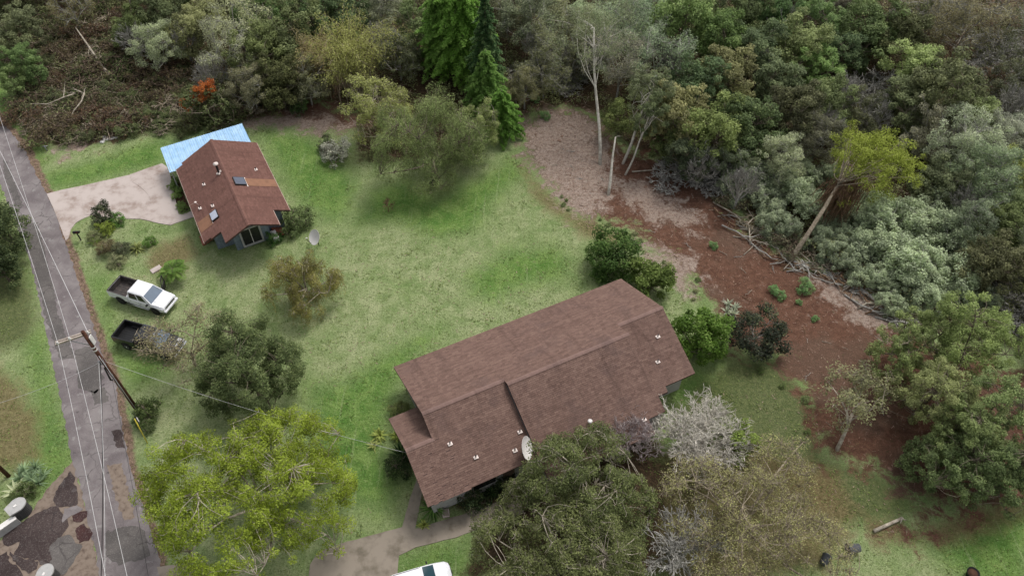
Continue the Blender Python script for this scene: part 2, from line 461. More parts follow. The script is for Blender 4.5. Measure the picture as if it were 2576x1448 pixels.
# older repair patches in the lane, each its own piece
patches = [([(60, 560), (95, 560), (125, 690), (150, 800), (190, 900), (150, 905), (115, 800), (90, 690)], 'asphalt_grey'),
           ([(188, 880), (232, 868), (262, 950), (240, 990), (200, 975)], 'asphalt_grey'),
           ([(228, 985), (262, 975), (275, 1010), (236, 1020)], 'asphalt_grey'),
           ([(280, 1085), (304, 1080), (312, 1130), (292, 1120)], 'asphalt_dark'),
           ([(268, 1170), (305, 1165), (340, 1300), (310, 1310)], 'crumble'),
           ([(262, 1340), (330, 1320), (365, 1335), (378, 1400), (300, 1420), (268, 1400)], 'asphalt_grey'),
           ([(8, 395), (22, 420), (60, 520), (40, 520), (10, 440)], 'asphalt_grey')]
for i, (pl, mt) in enumerate(patches):
    o = sheet('asphalt_patch', ragged(gp(pl), 0.25, 0.12, 50 + i), 0.008, 0.028, M[mt], road)

# concrete driveway of the small house: three slabs
slabs = [[(118, 488), (158, 478), (196, 470), (213, 541), (206, 552), (190, 562), (178, 578), (173, 598), (166, 606), (150, 565), (135, 525)],
         [(198, 470), (260, 456), (325, 441), (330, 457), (366, 484), (378, 505), (354, 550), (308, 550), (260, 546), (231, 541), (215, 541)],
         [(327, 440), (372, 424), (408, 412), (420, 420), (428, 440), (450, 540), (482, 532), (488, 546), (470, 552), (429, 567), (400, 562), (356, 552), (380.5, 505), (368, 483), (332, 456)]]
DRIVE = [(118, 488), (158, 478), (196, 470), (260, 456), (325, 441), (372, 424), (408, 412), (420, 420), (428, 440), (450, 540), (482, 532), (488, 546), (470, 552), (429, 567), (400, 562), (354, 551), (308, 551), (260, 547), (231, 541), (206, 552), (190, 562), (178, 578), (173, 598), (166, 606), (150, 565), (135, 525)]
driveway = sheet('driveway', gp(DRIVE), -0.1, 0.03, M['concrete'], label='pale concrete driveway between the lane and the small house')
for i, s in enumerate(slabs):
    sheet('slab', ragged(gp(s), 0.5, 0.02, 80 + i), 0.0, 0.05 + 0.004 * i, M['concrete'], driveway)

walk = [(1049, 1208), (1036, 1240), (1020, 1290), (1012, 1325), (949, 1342), (858, 1366), (800, 1388), (780, 1420), (770, 1540), (1010, 1540), (1000, 1440), (1004, 1397), (1045, 1377), (1148, 1351), (1220, 1325), (1320, 1290), (1300, 1245), (1168, 1292), (1118, 1307), (1045, 1330), (1052, 1290), (1060, 1250), (1066, 1215)]
sheet('walkway', ragged(gp(walk), 0.5, 0.03, 91), -0.1, 0.05, M['concrete_dark'], label='weathered concrete walk and drive in front of the large house')
fr = [(395, 1425), (455, 1418), (520, 1430), (560, 1448), (560, 1540), (430, 1540)]
sheet('driveway_entry', ragged(gp(fr), 0.5, 0.05, 92), -0.1, 0.035, M['concrete_dark'], label='weathered concrete strip beside the lane')

apron = sheet('driveway_apron', ragged(gp([(182, 1160), (205, 1235), (230, 1335), (254, 1448), (270, 1540), (-120, 1540), (-120, 1400), (0, 1360), (60, 1310), (105, 1250), (140, 1205)]), 0.3, 0.1, 5), -0.12, 0.012, M['crumble'], label='crumbling side drive with dark patches of asphalt')
def c7(x, y): return (x / 4.172 * 0.83855, (1380 + y / 4.172) * 0.83855)
for i, (pl, mt) in enumerate([
    ([(720, 390), (800, 280), (880, 170), (925, 240), (905, 310), (950, 330), (960, 480), (940, 540), (730, 550), (700, 480)], 'asphalt_dark'),
    ([(100, 950), (350, 770), (600, 640), (680, 640), (770, 760), (800, 840), (700, 980), (600, 1120), (490, 1210), (330, 1180), (220, 1140), (280, 1010), (160, 1050), (110, 1040)], 'asphalt_dark'),
    ([(655, 1090), (740, 1010), (860, 965), (930, 1050), (1000, 1090), (960, 1160), (880, 1290), (800, 1390), (690, 1390), (650, 1250)], 'asphalt_grey'),
    ([(0, 1220), (90, 1180), (120, 1300), (210, 1340), (270, 1440), (230, 1700), (-200, 1700), (-100, 1300)], 'asphalt_dark'),
    ([(150, 1170), (280, 1230), (460, 1265), (440, 1350), (350, 1400), (220, 1300)], 'asphalt_dark'),
    ([(500, 1230), (620, 1150), (640, 1240), (610, 1300), (520, 1290)], 'asphalt_dark'),
    ([(920, 700), (1000, 655), (1080, 645), (1080, 710), (1000, 770), (930, 750)], 'asphalt_red'),
    ([(970, 850), (1050, 810), (1150, 910), (1100, 980), (1010, 1010), (965, 920)], 'asphalt_red'),
    ([(820, 620), (960, 570), (1020, 620), (900, 690), (800, 760)], 'asphalt')]):
    cxx = sum(q[0] for q in pl) / len(pl); cyy = sum(q[1] for q in pl) / len(pl)
    pl = [(cxx + (q[0] - cxx) * 1.19, cyy + (q[1] - cyy) * 1.19) for q in pl]
    sheet('asphalt_patch', ragged(gp([c7(*q) for q in pl]), 0.2, 0.07, 120 + i), 0.002, 0.03 + 0.0015 * i, M[mt], apron)

# ------------------------------------------------------------------ houses
def shingle_material(name, a, b_, stain):
    m, nt, nd, lk, b = nodes_of(name)
    p = coords(nt)
    t = attr(nt, 'tint')
    nb = noise(nt, p, 0.35, 4, 0.6); nf = noise(nt, p, 9.0, 4, 0.75)
    c = mix(nt, t, a, b_)
    c = mix(nt, math_(nt, 'MULTIPLY', ramp01(nt, nb, 0.5, 0.72), 0.55), c, stain)
    mp = nd.new('ShaderNodeMapping'); mp.inputs['Scale'].default_value = (0.9, 0.16, 0.16); lk.new(coords(nt, False), mp.inputs['Vector'])
    st = noise(nt, mp.outputs[0], 1.0, 5, 0.7, 0.5)
    c = mix(nt, math_(nt, 'MULTIPLY', ramp01(nt, st, 0.52, 0.68), 0.45), c, tuple(x * 0.62 for x in a[:3]) + (1,))
    c = mix(nt, math_(nt, 'MULTIPLY', ramp01(nt, st, 0.46, 0.30), 0.35), c, tuple(min(1, x * 1.25) for x in b_[:3]) + (1,))
    c = mix(nt, math_(nt, 'MULTIPLY', ramp01(nt, nf, 0.5, 0.8), 0.4), c, tuple(min(1, x * 1.7) for x in b_[:3]) + (1,))
    c = mix(nt, math_(nt, 'MULTIPLY', ramp01(nt, nf, 0.42, 0.25), 0.4), c, tuple(x * 0.5 for x in a[:3]) + (1,))
    lk.new(c, b.inputs['Base Color'])
    b.inputs['Roughness'].default_value = 0.9; b.inputs['Specular IOR Level'].default_value = 0.25
    bump(nt, b, nf, 0.4, 0.015)
    return m
M['shingle_big'] = shingle_material('shingle_big', srgb(100, 78, 70), srgb(124, 100, 90), srgb(92, 75, 71))
M['shingle_small'] = shingle_material('shingle_small', srgb(100, 70, 62), srgb(118, 86, 77), srgb(96, 68, 61))
M['ridge_big'] = shingle_material('ridge_big', srgb(108, 86, 80), srgb(130, 106, 98), srgb(100, 83, 80))
M['fascia'] = plain('fascia', srgb(84, 62, 56), 0.7)
M['fascia_pale'] = plain('fascia_pale', srgb(196, 172, 160), 0.6, var=0.1)
M['wall_pale'] = plain('wall_pale', srgb(176, 174, 172), 0.8, var=0.1)
M['wall_brown'] = plain('wall_brown', srgb(112, 94, 82), 0.85, var=0.15)
M['white'] = plain('white', srgb(226, 222, 218), 0.5, var=0.06)
M['flash'] = plain('flash', srgb(232, 218, 210), 0.55, var=0.08, scale=8)
M['black'] = plain('black', srgb(26, 26, 27), 0.45, var=0.1)
M['dark_metal'] = plain('dark_metal', srgb(52, 50, 50), 0.5, 0.4)
M['galv'] = plain('galv', srgb(150, 152, 154), 0.45, 0.6)
M['brick'] = plain('brick', srgb(150, 92, 74), 0.85, var=0.2, scale=6)
M['soil'] = plain('soil', srgb(84, 62, 50), 0.95, var=0.2, scale=4, spec=0.1)
M['copper_stain'] = plain('copper_stain', srgb(138, 100, 78), 0.85, var=0.12, scale=2)
def glass_material(name, c, rough=0.06):
    m, nt, nd, lk, b = nodes_of(name)
    n = noise(nt, coords(nt, False), 1.5, 3, 0.5)
    lk.new(mix(nt, n, c, tuple(x * 1.6 for x in c[:3]) + (1,)), b.inputs['Base Color'])
    b.inputs['Roughness'].default_value = rough; b.inputs['Specular IOR Level'].default_value = 0.6
    return m
M['glass'] = glass_material('glass', srgb(34, 34, 36))
M['glass_sky'] = glass_material('glass_sky', srgb(66, 72, 86), 0.12)
M['skylight_white'] = glass_material('skylight_white', srgb(158, 162, 176), 0.2)
def siding_material(name, a, b_):
    m, nt, nd, lk, b = nodes_of(name)
    p = coords(nt, False)
    sx = nd.new('ShaderNodeSeparateXYZ'); lk.new(p, sx.inputs[0])
    w = math_(nt, 'FRACT', math_(nt, 'MULTIPLY', math_(nt, 'ADD', sx.outputs[0], sx.outputs[1]), 3.3))
    groove = ramp01(nt, w, 0.10, 0.02)
    n = noise(nt, p, 2.5, 5, 0.7)
    c = mix(nt, ramp01(nt, n, 0.35, 0.7), a, b_)
    c = mix(nt, math_(nt, 'MULTIPLY', groove, 0.6), c, tuple(x * 0.4 for x in a[:3]) + (1,))
    lk.new(c, b.inputs['Base Color']); b.inputs['Roughness'].default_value = 0.75
    bump(nt, b, math_(nt, 'SUBTRACT', 1.0, groove), 0.6, 0.02)
    return m
M['siding'] = siding_material('siding', srgb(104, 116, 128), srgb(130, 142, 154))

all_shingles = []     # (distance to camera, slope part, local matrix) of the nearest pieces, used below
class Slope:
    """one roof plane: P(x, t) with t = horizontal distance from the ridge"""
    def __init__(s, y0, z0, slope, ys): s.y0, s.z0, s.s, s.ys = y0, z0, slope, ys
    def p(s, x, t, up=0.0):
        k = up / math.sqrt(1 + s.s ** 2)
        return Vector((x, s.y0 + s.ys * (t + s.s * k), s.z0 - s.s * t + k))

def roof_slope(parent, name, pl, rects, mat, deck_mat, collect=None, seed=0):
    r = np.random.default_rng(seed)
    mb = MB()
    for x0, x1, t0, t1 in rects:
        top = [pl.p(x0, t0), pl.p(x1, t0), pl.p(x1, t1), pl.p(x0, t1)]
        bot = [q - Vector((0, 0, 0.17)) for q in top]
        mb.add(top + bot, [(0, 1, 2, 3), (7, 6, 5, 4), (0, 4, 5, 1), (1, 5, 6, 2), (2, 6, 7, 3), (3, 7, 4, 0)])
    deck = mb.build(name, deck_mat, parent)
    EX, WD = 0.155, 0.32
    L = math.sqrt(1 + pl.s ** 2)
    quads, tints = [], []
    for x0, x1, t0, t1 in rects:
        nrow = int(math.ceil((t1 - t0) * L / EX))
        for i in range(nrow):
            ta = t0 + i * EX / L; tb = min(t0 + (i + 1) * EX / L + 0.004, t1 + 0.03)
            off = (i % 2) * WD * 0.5 + r.uniform(-0.02, 0.02)
            rowt = r.normal(0, 0.10)
            xx = x0 - off
            while xx < x1:
                a, b = max(xx, x0), min(xx + WD - 0.012, x1)
                w = WD + r.uniform(-0.04, 0.04)
                xx += w
                b = min(a + w - 0.010 if a > x0 else xx - 0.010, x1)
                if b - a < 0.03: continue
                lift = 0.020 + r.uniform(0, 0.012)
                q = [pl.p(a, ta, 0.006), pl.p(b, ta, 0.006), pl.p(b, tb, lift), pl.p(a, tb, lift)]
                tt = float(np.clip(0.5 + rowt + r.normal(0, 0.24), 0, 1))
                if collect is not None: collect.append((deck, q, pl, tb, tt))
                else: quads.append((q, pl, tt))
    if collect is None:
        shingle_stuff(deck, quads, mat)
    return deck

def shingle_stuff(deck, quads, mat):
    V, T = [], []
    for q, pl, tt in quads:
        V.append([tuple(v) for v in q]); T.append(tt)
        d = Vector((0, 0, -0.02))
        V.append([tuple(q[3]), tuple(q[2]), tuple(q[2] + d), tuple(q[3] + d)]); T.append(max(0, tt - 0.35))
    V = np.array(V)
    n = np.cross(V[0, 1] - V[0, 0], V[0, 2] - V[0, 0])
    if n[2] < 0: V = V[:, ::-1]
    o = link('shingles', np_quads('shingles', V, T, mat), None, deck)
    tag(o, kind='stuff')

def vent(parent, p, h=0.32, rad=0.05, name='vent_pipe'):
    v = MB().lathe([(rad, 0), (rad, h), (rad * 0.7, h + 0.005)], 10).build(name, M['black'], parent)
    v.location = p
    fl = MB().box((0, 0, 0.03), (0.34, 0.30, 0.02)).lathe([(rad * 2.2, 0.03), (rad * 1.25, 0.12)], 10).build('flashing', M['flash'], v)
    return v

def ridge_cap(parent, a, b, mat, n_step=0.30):
    mb = MB(); L = (b - a).length; d = (b - a).normalized(); n = int(L / n_step)
    s = Vector((-d.y, d.x, 0))
    for i in range(n):
        p = a + d * (i * L / n); q = a + d * ((i + 1) * L / n + 0.02)
        up = Vector((0, 0, 0.045 + 0.012 * (i % 2)))
        w = s * 0.17; dn = Vector((0, 0, -0.06))
        mb.add([p + up, q + up, q + up + w + dn, p + up + w + dn, q + up - w + dn, p + up - w + dn], [(0, 3, 2, 1), (0, 1, 4, 5)], 0.8 + random.uniform(-0.15, 0.2))
    return mb.build('ridge_cap', mat, parent)

def big_house():
    S = 0.448
    h = thing('house', 'large brown shingled house with a stepped roof beside the red dirt clearing', 'house', (-9.616, 36.002, 0), 0.455)
    EH, dl, dm, dr = 2.57, 6.884, 7.456, 5.976
    zl, zm, zr = EH + S * dl, EH + S * dm, EH + S * dr
    fl_s, fm_s, fr_s = 0.4525, 0.465, 0.447
    lst = []
    # (t counted from each plane's own ridge; back plane counted from the mid ridge)
    back = Slope(-dm, zm, S, 1)
    roof_slope(h, 'back_roof_slope', back, [(0, 6.65, dm - dl, dm), (6.65, 17.304, 0, dm), (17.304, 21.538, dm - dr, dm)], M['shingle_big'], M['fascia'], lst, 1)
    fl = Slope(-dl, zl, fl_s, -1)
    roof_slope(h, 'front_roof_slope', fl, [(0, 6.65, 0, 12.56 - dl), (-2.09, 0, 8.71 - dl, 12.56 - dl)], M['shingle_big'], M['fascia'], lst, 2)
    fm = Slope(-dm, zm, fm_s, -1)
    roof_slope(h, 'front_roof_slope', fm, [(6.65, 15.75, 0, 14.46 - dm), (15.75, 17.304, 0, 13.4 - dm)], M['shingle_big'], M['fascia'], lst, 3)
    fr = Slope(-dr, zr, fr_s, -1)
    roof_slope(h, 'front_roof_slope', fr, [(17.304, 21.538, 0, 11.35 - dr), (17.304, 18.7, 11.35 - dr, 11.75 - dr)], M['shingle_big'], M['fascia'], lst, 4)
    zb = zl - fl_s * (8.71 - dl)
    bb = Slope(-8.71, zb, 0.452, 1)
    roof_slope(h, 'side_roof_slope', bb, [(-2.09, 0.4, 0, 4.11)], M['shingle_big'], M['fascia'], lst, 5)
    # nearest 300 shingles are single pieces, the others joined per slope
    MW = Matrix.Translation(Vector((-9.616, 36.002, 0))) @ Matrix.Rotation(0.455, 4, 'Z')
    camp = Vector((0, 0, CAM_H))
    order = sorted(range(len(lst)), key=lambda i: (MW @ lst[i][1][2] - camp).length)
    # pieces under the tree crowns do not show: keep to the left front plane
    near = [i for i in order if lst[i][2] is fl and lst[i][1][0].x < 5.0][:300]
    ns = set(near); by = {}
    for i, (deck, q, pl, tb, tt) in enumerate(lst):
        if i in ns: continue
        by.setdefault(deck.name, (deck, []))[1].append((q, pl, tt))
    for deck, quads in by.values(): shingle_stuff(deck, quads, M['shingle_big'])
    protos = {}
    for i in near:
        deck, q, pl, tb, tt = lst[i]
        w = (q[1] - q[0]).length
        key = (round(w * 40), round(tt * 6))
        if key not in protos:
            o0 = q[0]
            vs_ = [v - o0 for v in q] + [v - o0 - Vector((0, 0, 0.02)) for v in (q[3], q[2])]
            mb = MB(); mb.add(vs_, [(0, 3, 2, 1), (3, 4, 5, 2)], tt)
            protos[key] = mb.mesh('shingle', M['shingle_big'])
        o = link('shingle', protos[key], None, deck); o.location = q[0]
    # ridge caps
    ridge_cap(h, Vector((0, -dl, zl)), Vector((6.65, -dl, zl)), M['ridge_big'])
    ridge_cap(h, Vector((6.65, -dm, zm)), Vector((17.304, -dm, zm)), M['ridge_big'])
    ridge_cap(h, Vector((17.304, -dr, zr)), Vector((21.538, -dr, zr)), M['ridge_big'])
    ridge_cap(h, Vector((-2.09, -8.71, zb)), Vector((0.1, -8.71, zb)), M['ridge_big'])
    # walls: gable profiles extruded along the ridge
    mb = MB()
    def prof(x0, x1, d0, dk, zk, d1, sb, sf):
        pr = [(d0, 0), (d0, zk - sb * (dk - d0) - 0.22), (dk, zk - 0.24), (d1, zk - sf * (d1 - dk) - 0.22), (d1, 0)]
        rings = [[(x, -d, z) for d, z in pr] for x in (x0, x1)]
        mb.loft(rings)
    prof(0.55, 6.9, 0.7, dl, zl, 11.9, S, fl_s)
    prof(6.78, 17.15, 0.72, dm, zm, 13.3, S, fm_s)
    prof(17.0, 20.95, 0.74, dr, zr, 10.75, S, fr_s)
    prof(-1.6, 0.7, 5.2, 8.71, zb, 11.88, 0.452, fl_s)
    mb.build('wall', M['wall_pale'], h)
    def window(x, d, z, w, hh, face):
        # face: 'back' (+y), 'front' (-y), 'left' (-x)
        if face == 'left':
            f = MB().box((x, -d, z), (0.06, w + 0.14, hh + 0.14)).build('window', M['white'], h)
            MB().box((x - 0.035, -d, z), (0.02, w, hh)).build('pane', M['glass'], f)
        else:
            s = 1 if face == 'back' else -1
            f = MB().box((x, -d, z), (w + 0.14, 0.06, hh + 0.14)).build('window', M['white'], h)
            MB().box((x, -d + s * 0.035, z), (w, 0.02, hh)).build('pane', M['glass'], f)
    for x in (2.4, 5.4, 9.0, 12.0, 15.2, 19.0): window(x, 0.68 if x < 6.8 else (0.70 if x < 17 else 0.72), 1.55, 1.5, 1.1, 'back')
    for x in (8.6, 11.4): window(x, 13.32, 1.5, 1.6, 1.2, 'front')
    window(0.53, 3.4, 1.6, 2.6, 1.1, 'left')
    window(2.6, 11.92, 1.5, 1.8, 1.1, 'front')
    dr_ = MB().box((4.6, -11.92, 1.03), (0.95, 0.07, 2.06)).build('door', M['wall_brown'], h)
    MB().lathe([(0.03, 0), (0.035, 0.05)], 8, Matrix.Rotation(math.pi / 2, 3, 'X'), (4.95, -11.95, 1.0)).build('handle', M['galv'], dr_)
    # vents
    for x, d in ((19.98, 7.86), (19.01, 9.55)): vent(h, fr.p(x, d - dr, 0.03))
    for x, d in ((1.06, 9.45), (2.43, 10.92), (6.2, 10.54), (5.29, 11.55)): vent(h, fl.p(x, d - dl, 0.03))
    vent(h, fm.p(15.41, 13.35 - dm, 0.03))
    cap = MB().lathe([(0.05, 0), (0.05, 0.28), (0.17, 0.30), (0.19, 0.36), (0.10, 0.42)], 14).build('vent_cap', M['white'], h)
    cap.location = fm.p(11.31, 12.09 - dm, 0.0)
    # white eave board at the front of the middle section
    MB().box((15.0, -14.50, 2.56), (1.5, 0.03, 0.24)).build('fascia_board', M['fascia_pale'], h)
    MB().box((18.0, -11.80, 2.58), (1.4, 0.03, 0.2)).build('fascia_board', M['fascia'], h)
    # dish mount point for later
    return MW @ fl.p(5.75, 12.0 - dl)
DISH_ROOF = big_house()

def small_house():
    h = thing('house', 'small red-brown roofed house with grey siding and two skylights', 'house', (-30.325, 62.132, 0), -1.082)
    S, Z = 0.479, 4.677
    left = Slope(0, Z, S, -1); right = Slope(0, Z, S, 1)
    ld = roof_slope(h, 'left_roof_slope', left, [(0.02, 13.62, 0, 2.4), (0.05, 12.0, 2.4, 3.4), (0.36, 11.8, 3.4, 4.13)], M['shingle_small'], M['fascia'], None, 11)
    rd = roof_slope(h, 'right_roof_slope', right, [(0.02, 13.55, 0, 2.62), (0.02, 11.35, 2.62, 4.13)], M['shingle_small'], M['fascia'], None, 12)
    ridge_cap(h, Vector((0, 0, Z)), Vector((13.64, 0, Z)), M['shingle_small'])
    # rust-stained strips below the skylights (weathered shingles)
    for (sl, x0, x1, t0, t1) in ((right, 6.5, 7.7, 1.45, 4.10), (left, 9.0, 10.5, 2.80, 4.10)):
        q = [sl.p(x0, t0, 0.045), sl.p(x1, t0, 0.045), sl.p(x1, t1, 0.045), sl.p(x0, t1, 0.045)]
        MB().add(q, [(0, 1, 2, 3) if sl is right else (3, 2, 1, 0)]).build('rusty_strip', M['copper_stain'], ld if sl is left else rd)
    # skylights
    for (sl, x0, x1, t0, t1, mt) in ((right, 6.45, 7.65, 0.36, 1.36, 'glass_sky'), (left, 9.15, 10.28, 2.05, 2.75, 'skylight_white')):
        c = [sl.p(x0, t0), sl.p(x1, t0), sl.p(x1, t1), sl.p(x0, t1)]
        nrm = Vector((0, sl.ys * S, 1)).normalized()
        kerb = MB()
        pts = [v for v in c] + [v + nrm * 0.16 for v in c]
        kerb.add(pts, [(0, 1, 5, 4), (1, 2, 6, 5), (2, 3, 7, 6), (3, 0, 4, 7), (4, 5, 6, 7)])
        k = kerb.build('skylight', M['dark_metal'], h)
        ctr = sum(c, Vector()) / 4
        pane = MB().add([ctr + (v - ctr) * 0.9 + nrm * 0.17 for v in c], [(0, 1, 2, 3) if sl is right else (3, 2, 1, 0)])
        pane.build('pane', M[mt], k)
        fl = MB(); a, b = c[2], c[3]
        e = (b - a).normalized(); dn = (c[2] - c[1]).normalized()
        fl.add([a - e * 0.12 + nrm * 0.04, b + e * 0.12 + nrm * 0.04, b + e * 0.12 + dn * 0.16 + nrm * 0.035, a - e * 0.12 + dn * 0.16 + nrm * 0.035], [(0, 1, 2, 3) if sl is left else (3, 2, 1, 0)])
        fl.build('flashing', M['flash'], k)
    for sl, x, t in ((left, 5.06, 2.23), (right, 4.96, 2.84), (left, 7.55, 3.37), (left, 8.42, 2.22)):
        vent(h, sl.p(x, t, 0.04))
    f = MB().lathe([(0.11, 0), (0.11, 1.1), (0.115, 1.12)], 12).build('chimney_flue', M['black'], h); f.location = left.p(5.07, 0.55, 0.0)
    MB().lathe([(0.24, 1.12), (0.26, 1.2), (0.13, 1.28), (0.12, 1.3)], 14).build('cap', M['flash'], f)
    MB().box((0, 0, 0.12), (0.7, 0.2, 0.03), Matrix.Rotation(math.radians(25.6), 3, 'X')).box((0, 0.0, 0.10), (0.24, 0.55, 0.03), Matrix.Rotation(math.radians(25.6), 3, 'X')).build('flashing', M['flash'], f)
    an = MB().tube([left.p(6.95, 3.4, 0.0), left.p(6.95, 3.4, 0.45)], 0.02, 6).tube([left.p(6.3, 4.1, 0.1), left.p(6.95, 3.4, 0.45)], 0.012, 5).lathe([(0.1, 0), (0.12, 0.08), (0.05, 0.12)], 10, None, left.p(6.95, 3.4, 0.42))
    an.build('service_mast', M['flash'], h)
    # gutters
    for sl, x0, x1 in ((left, 0.3, 11.8), (right, 0.0, 11.35)):
        a = sl.p(x0, 4.19, -0.05); b = sl.p(x1, 4.19, -0.05)
        MB().box((a + b) / 2, (x1 - x0, 0.09, 0.10)).build('gutter', M['fascia_pale'], h)
    a = right.p(11.4, 2.68, -0.04); b = right.p(13.55, 2.68, -0.04)
    MB().box((a + b) / 2, (2.15, 0.08, 0.10)).build('gutter', M['fascia_pale'], h)
    # walls
    mb = MB()
    def prof(x0, x1, y0, y1):
        z = lambda y: Z - S * abs(y) - 0.24
        pr = [(y0, 0), (y0, z(y0)), (0, z(0)), (y1, z(y1)), (y1, 0)]
        mb.loft([[(x, y, zz) for y, zz in pr] for x in (x0, x1)])
    prof(0.6, 10.42, -3.25, 3.4); prof(10.3, 11.42, -1.65, 1.75)
    mb.build('wall', M['siding'], h)
    # big sliding window in the front bay
    fr_ = MB()
    for (y, z, w, hh) in ((-0.93, 1.3, 0.16, 2.0), (0.95, 1.3, 0.16, 2.0), (0.01, 2.36, 2.04, 0.16), (0.01, 0.26, 2.04, 0.16)):
        fr_.box((11.47, y, z), (0.14, w, hh))
    w = fr_.build('window', M['wall_pale'], h)
    for y in (-0.42, 0.44):
        MB().box((11.45, y, 1.31), (0.05, 0.78, 1.9)).build('pane', M['glass'], w)
    MB().box((11.48, 0.01, 1.31), (0.06, 0.06, 1.94)).build('mullion', M['white'], w)
    MB().box((11.44, 0.01, 2.72), (0.06, 2.3, 0.42)).build('lintel_board', M['wall_pale'], h)
    for y0, x in ((-3.27, 4.0), (-3.27, 8.0)):
        w2 = MB().box((x, y0, 1.5), (1.5, 0.06, 1.1)).build('window', M['white'], h)
        MB().box((x, y0 - 0.035, 1.5), (1.36, 0.02, 0.96)).build('pane', M['glass'], w2)
    for x in (3.0, 6.5, 9.2):
        w2 = MB().box((x, 3.42, 1.5), (1.4, 0.06, 1.1)).build('window', M['white'], h)
        MB().box((x, 3.455, 1.5), (1.26, 0.02, 0.96)).build('pane', M['glass'], w2)
    # pale railing board along the entry side
    MB().box((4.4, -3.62, 0.95), (6.6, 0.12, 0.10)).box((1.3, -3.62, 0.45), (0.1, 0.1, 0.9)).box((7.5, -3.62, 0.45), (0.1, 0.1, 0.9)).build('railing', M['wall_pale'], h)
    st = MB()
    for i in range(3):
        st.box((8.6 + 0.0, -4.3 + 0.35 * i, 0.08 + 0.16 * i), (1.3, 0.36, 0.16), tint=0.4 + 0.1 * i)
    st.build('entry_steps', M['brick'], h)
    st2 = MB()
    for i in range(3):
        st2.box((11.0, 2.2 + 0.3 * i, 0.40 - 0.14 * i), (1.1, 0.34, 0.16), tint=0.5)
    st2.build('side_steps', M['brick'], h)
    # carport with blue metal roof: parts are the single roof panels
    MWs = h.matrix_basis.copy() if False else Matrix.Translation(Vector((-30.325, 62.132, 0))) @ Matrix.Rotation(-1.082, 4, 'Z')
    cp = thing('carport', 'carport with light blue ribbed metal roof behind the small house', 'carport', (-30.325, 62.132, 0), -1.082)
    m, nt, nd, lk, b = nodes_of('blue_metal')
    p = coords(nt, False); n = noise(nt, p, 1.2, 5, 0.6); n2 = noise(nt, p, 7, 3, 0.6)
    c = mix(nt, ramp01(nt, n, 0.35, 0.7), srgb(154, 192, 226), srgb(176, 208, 236))
    c = mix(nt, math_(nt, 'MULTIPLY', ramp01(nt, n2, 0.6, 0.75), 0.25), c, srgb(124, 164, 204))
    lk.new(c, b.inputs['Base Color']); b.inputs['Roughness'].default_value = 0.4; b.inputs['Metallic'].default_value = 0.0
    M['blue_metal'] = m
    y = -4.86; k = 0; W = 0.715
    zr = lambda x: 2.62 - 0.03 * (x + 3.9)
    while y < 3.68:
        mb = MB(); ribs = 3
        prof_ = []
        for i in range(ribs):
            yy = y + i * W / ribs
            prof_ += [(yy, 0.0), (yy + 0.15, 0.0), (yy + 0.17, 0.04), (yy + 0.215, 0.04)]
        prof_.append((y + W - 0.018, 0.0))
        ra = [(-3.9, a_, zr(-3.9) + z_) for a_, z_ in prof_]; rb = [(0.25 if y < -3.6 else 0.9, a_, zr(0.2) + z_) for a_, z_ in prof_]
        ra2 = [(x_, a_, z_ - 0.03) for x_, a_, z_ in ra][::-1]; rb2 = [(x_, a_, z_ - 0.03) for x_, a_, z_ in rb][::-1]
        mb.loft([ra + ra2, rb + rb2])
        mb.build('roof_panel', M['blue_metal'], cp); y += W; k += 1
    for x, yy in ((-3.7, -4.7), (-3.7, -0.6), (-3.7, 3.4), (-0.2, -4.7)):
        MB().box((x, yy, 1.25), (0.1, 0.1, 2.5)).build('post', M['wall_pale'], cp)
    MB().box((-3.7, -0.6, 2.5), (0.08, 8.3, 0.14)).build('beam', M['wall_pale'], cp)
    MB().box((-1.9, -4.7, 2.48), (3.6, 0.08, 0.14)).build('beam', M['wall_pale'], cp)
    return MWs
MW_SMALL = small_house()

bed = sheet('planting_bed', ragged(gp([(422, 446), (434, 443), (449, 452), (474, 515), (478, 527), (453, 536), (440, 500)]), 0.4, 0.03, 7), -0.05, 0.03, M['soil'], label='dark planting bed along the entry of the small house')
# ------------------------------------------------------------------ vehicles
M['paint_white'] = plain('paint_white', srgb(232, 232, 236), 0.3, var=0.03, scale=2, spec=0.5, coat=0.6)
M['paint_black'] = plain('paint_black', srgb(22, 22, 26), 0.25, var=0.1, scale=2, spec=0.5, coat=0.7)
M['rubber'] = plain('rubber', srgb(34, 33, 33), 0.85, var=0.1, scale=10)
M['chrome'] = plain('chrome', srgb(205, 206, 208), 0.2, 0.85, var=0.05)
M['liner'] = plain('liner', srgb(62, 57, 56), 0.8, var=0.2, scale=3, dirt=srgb(96, 86, 80))
M['windscreen'] = glass_material('windscreen', srgb(96, 108, 122), 0.08)
M['lamp_clear'] = plain('lamp_clear', srgb(220, 222, 224), 0.15, 0.3, var=0.03)
M['lamp_red'] = plain('lamp_red', srgb(120, 22, 22), 0.3)
RY = Matrix.Rotation(math.pi / 2, 3, 'X')

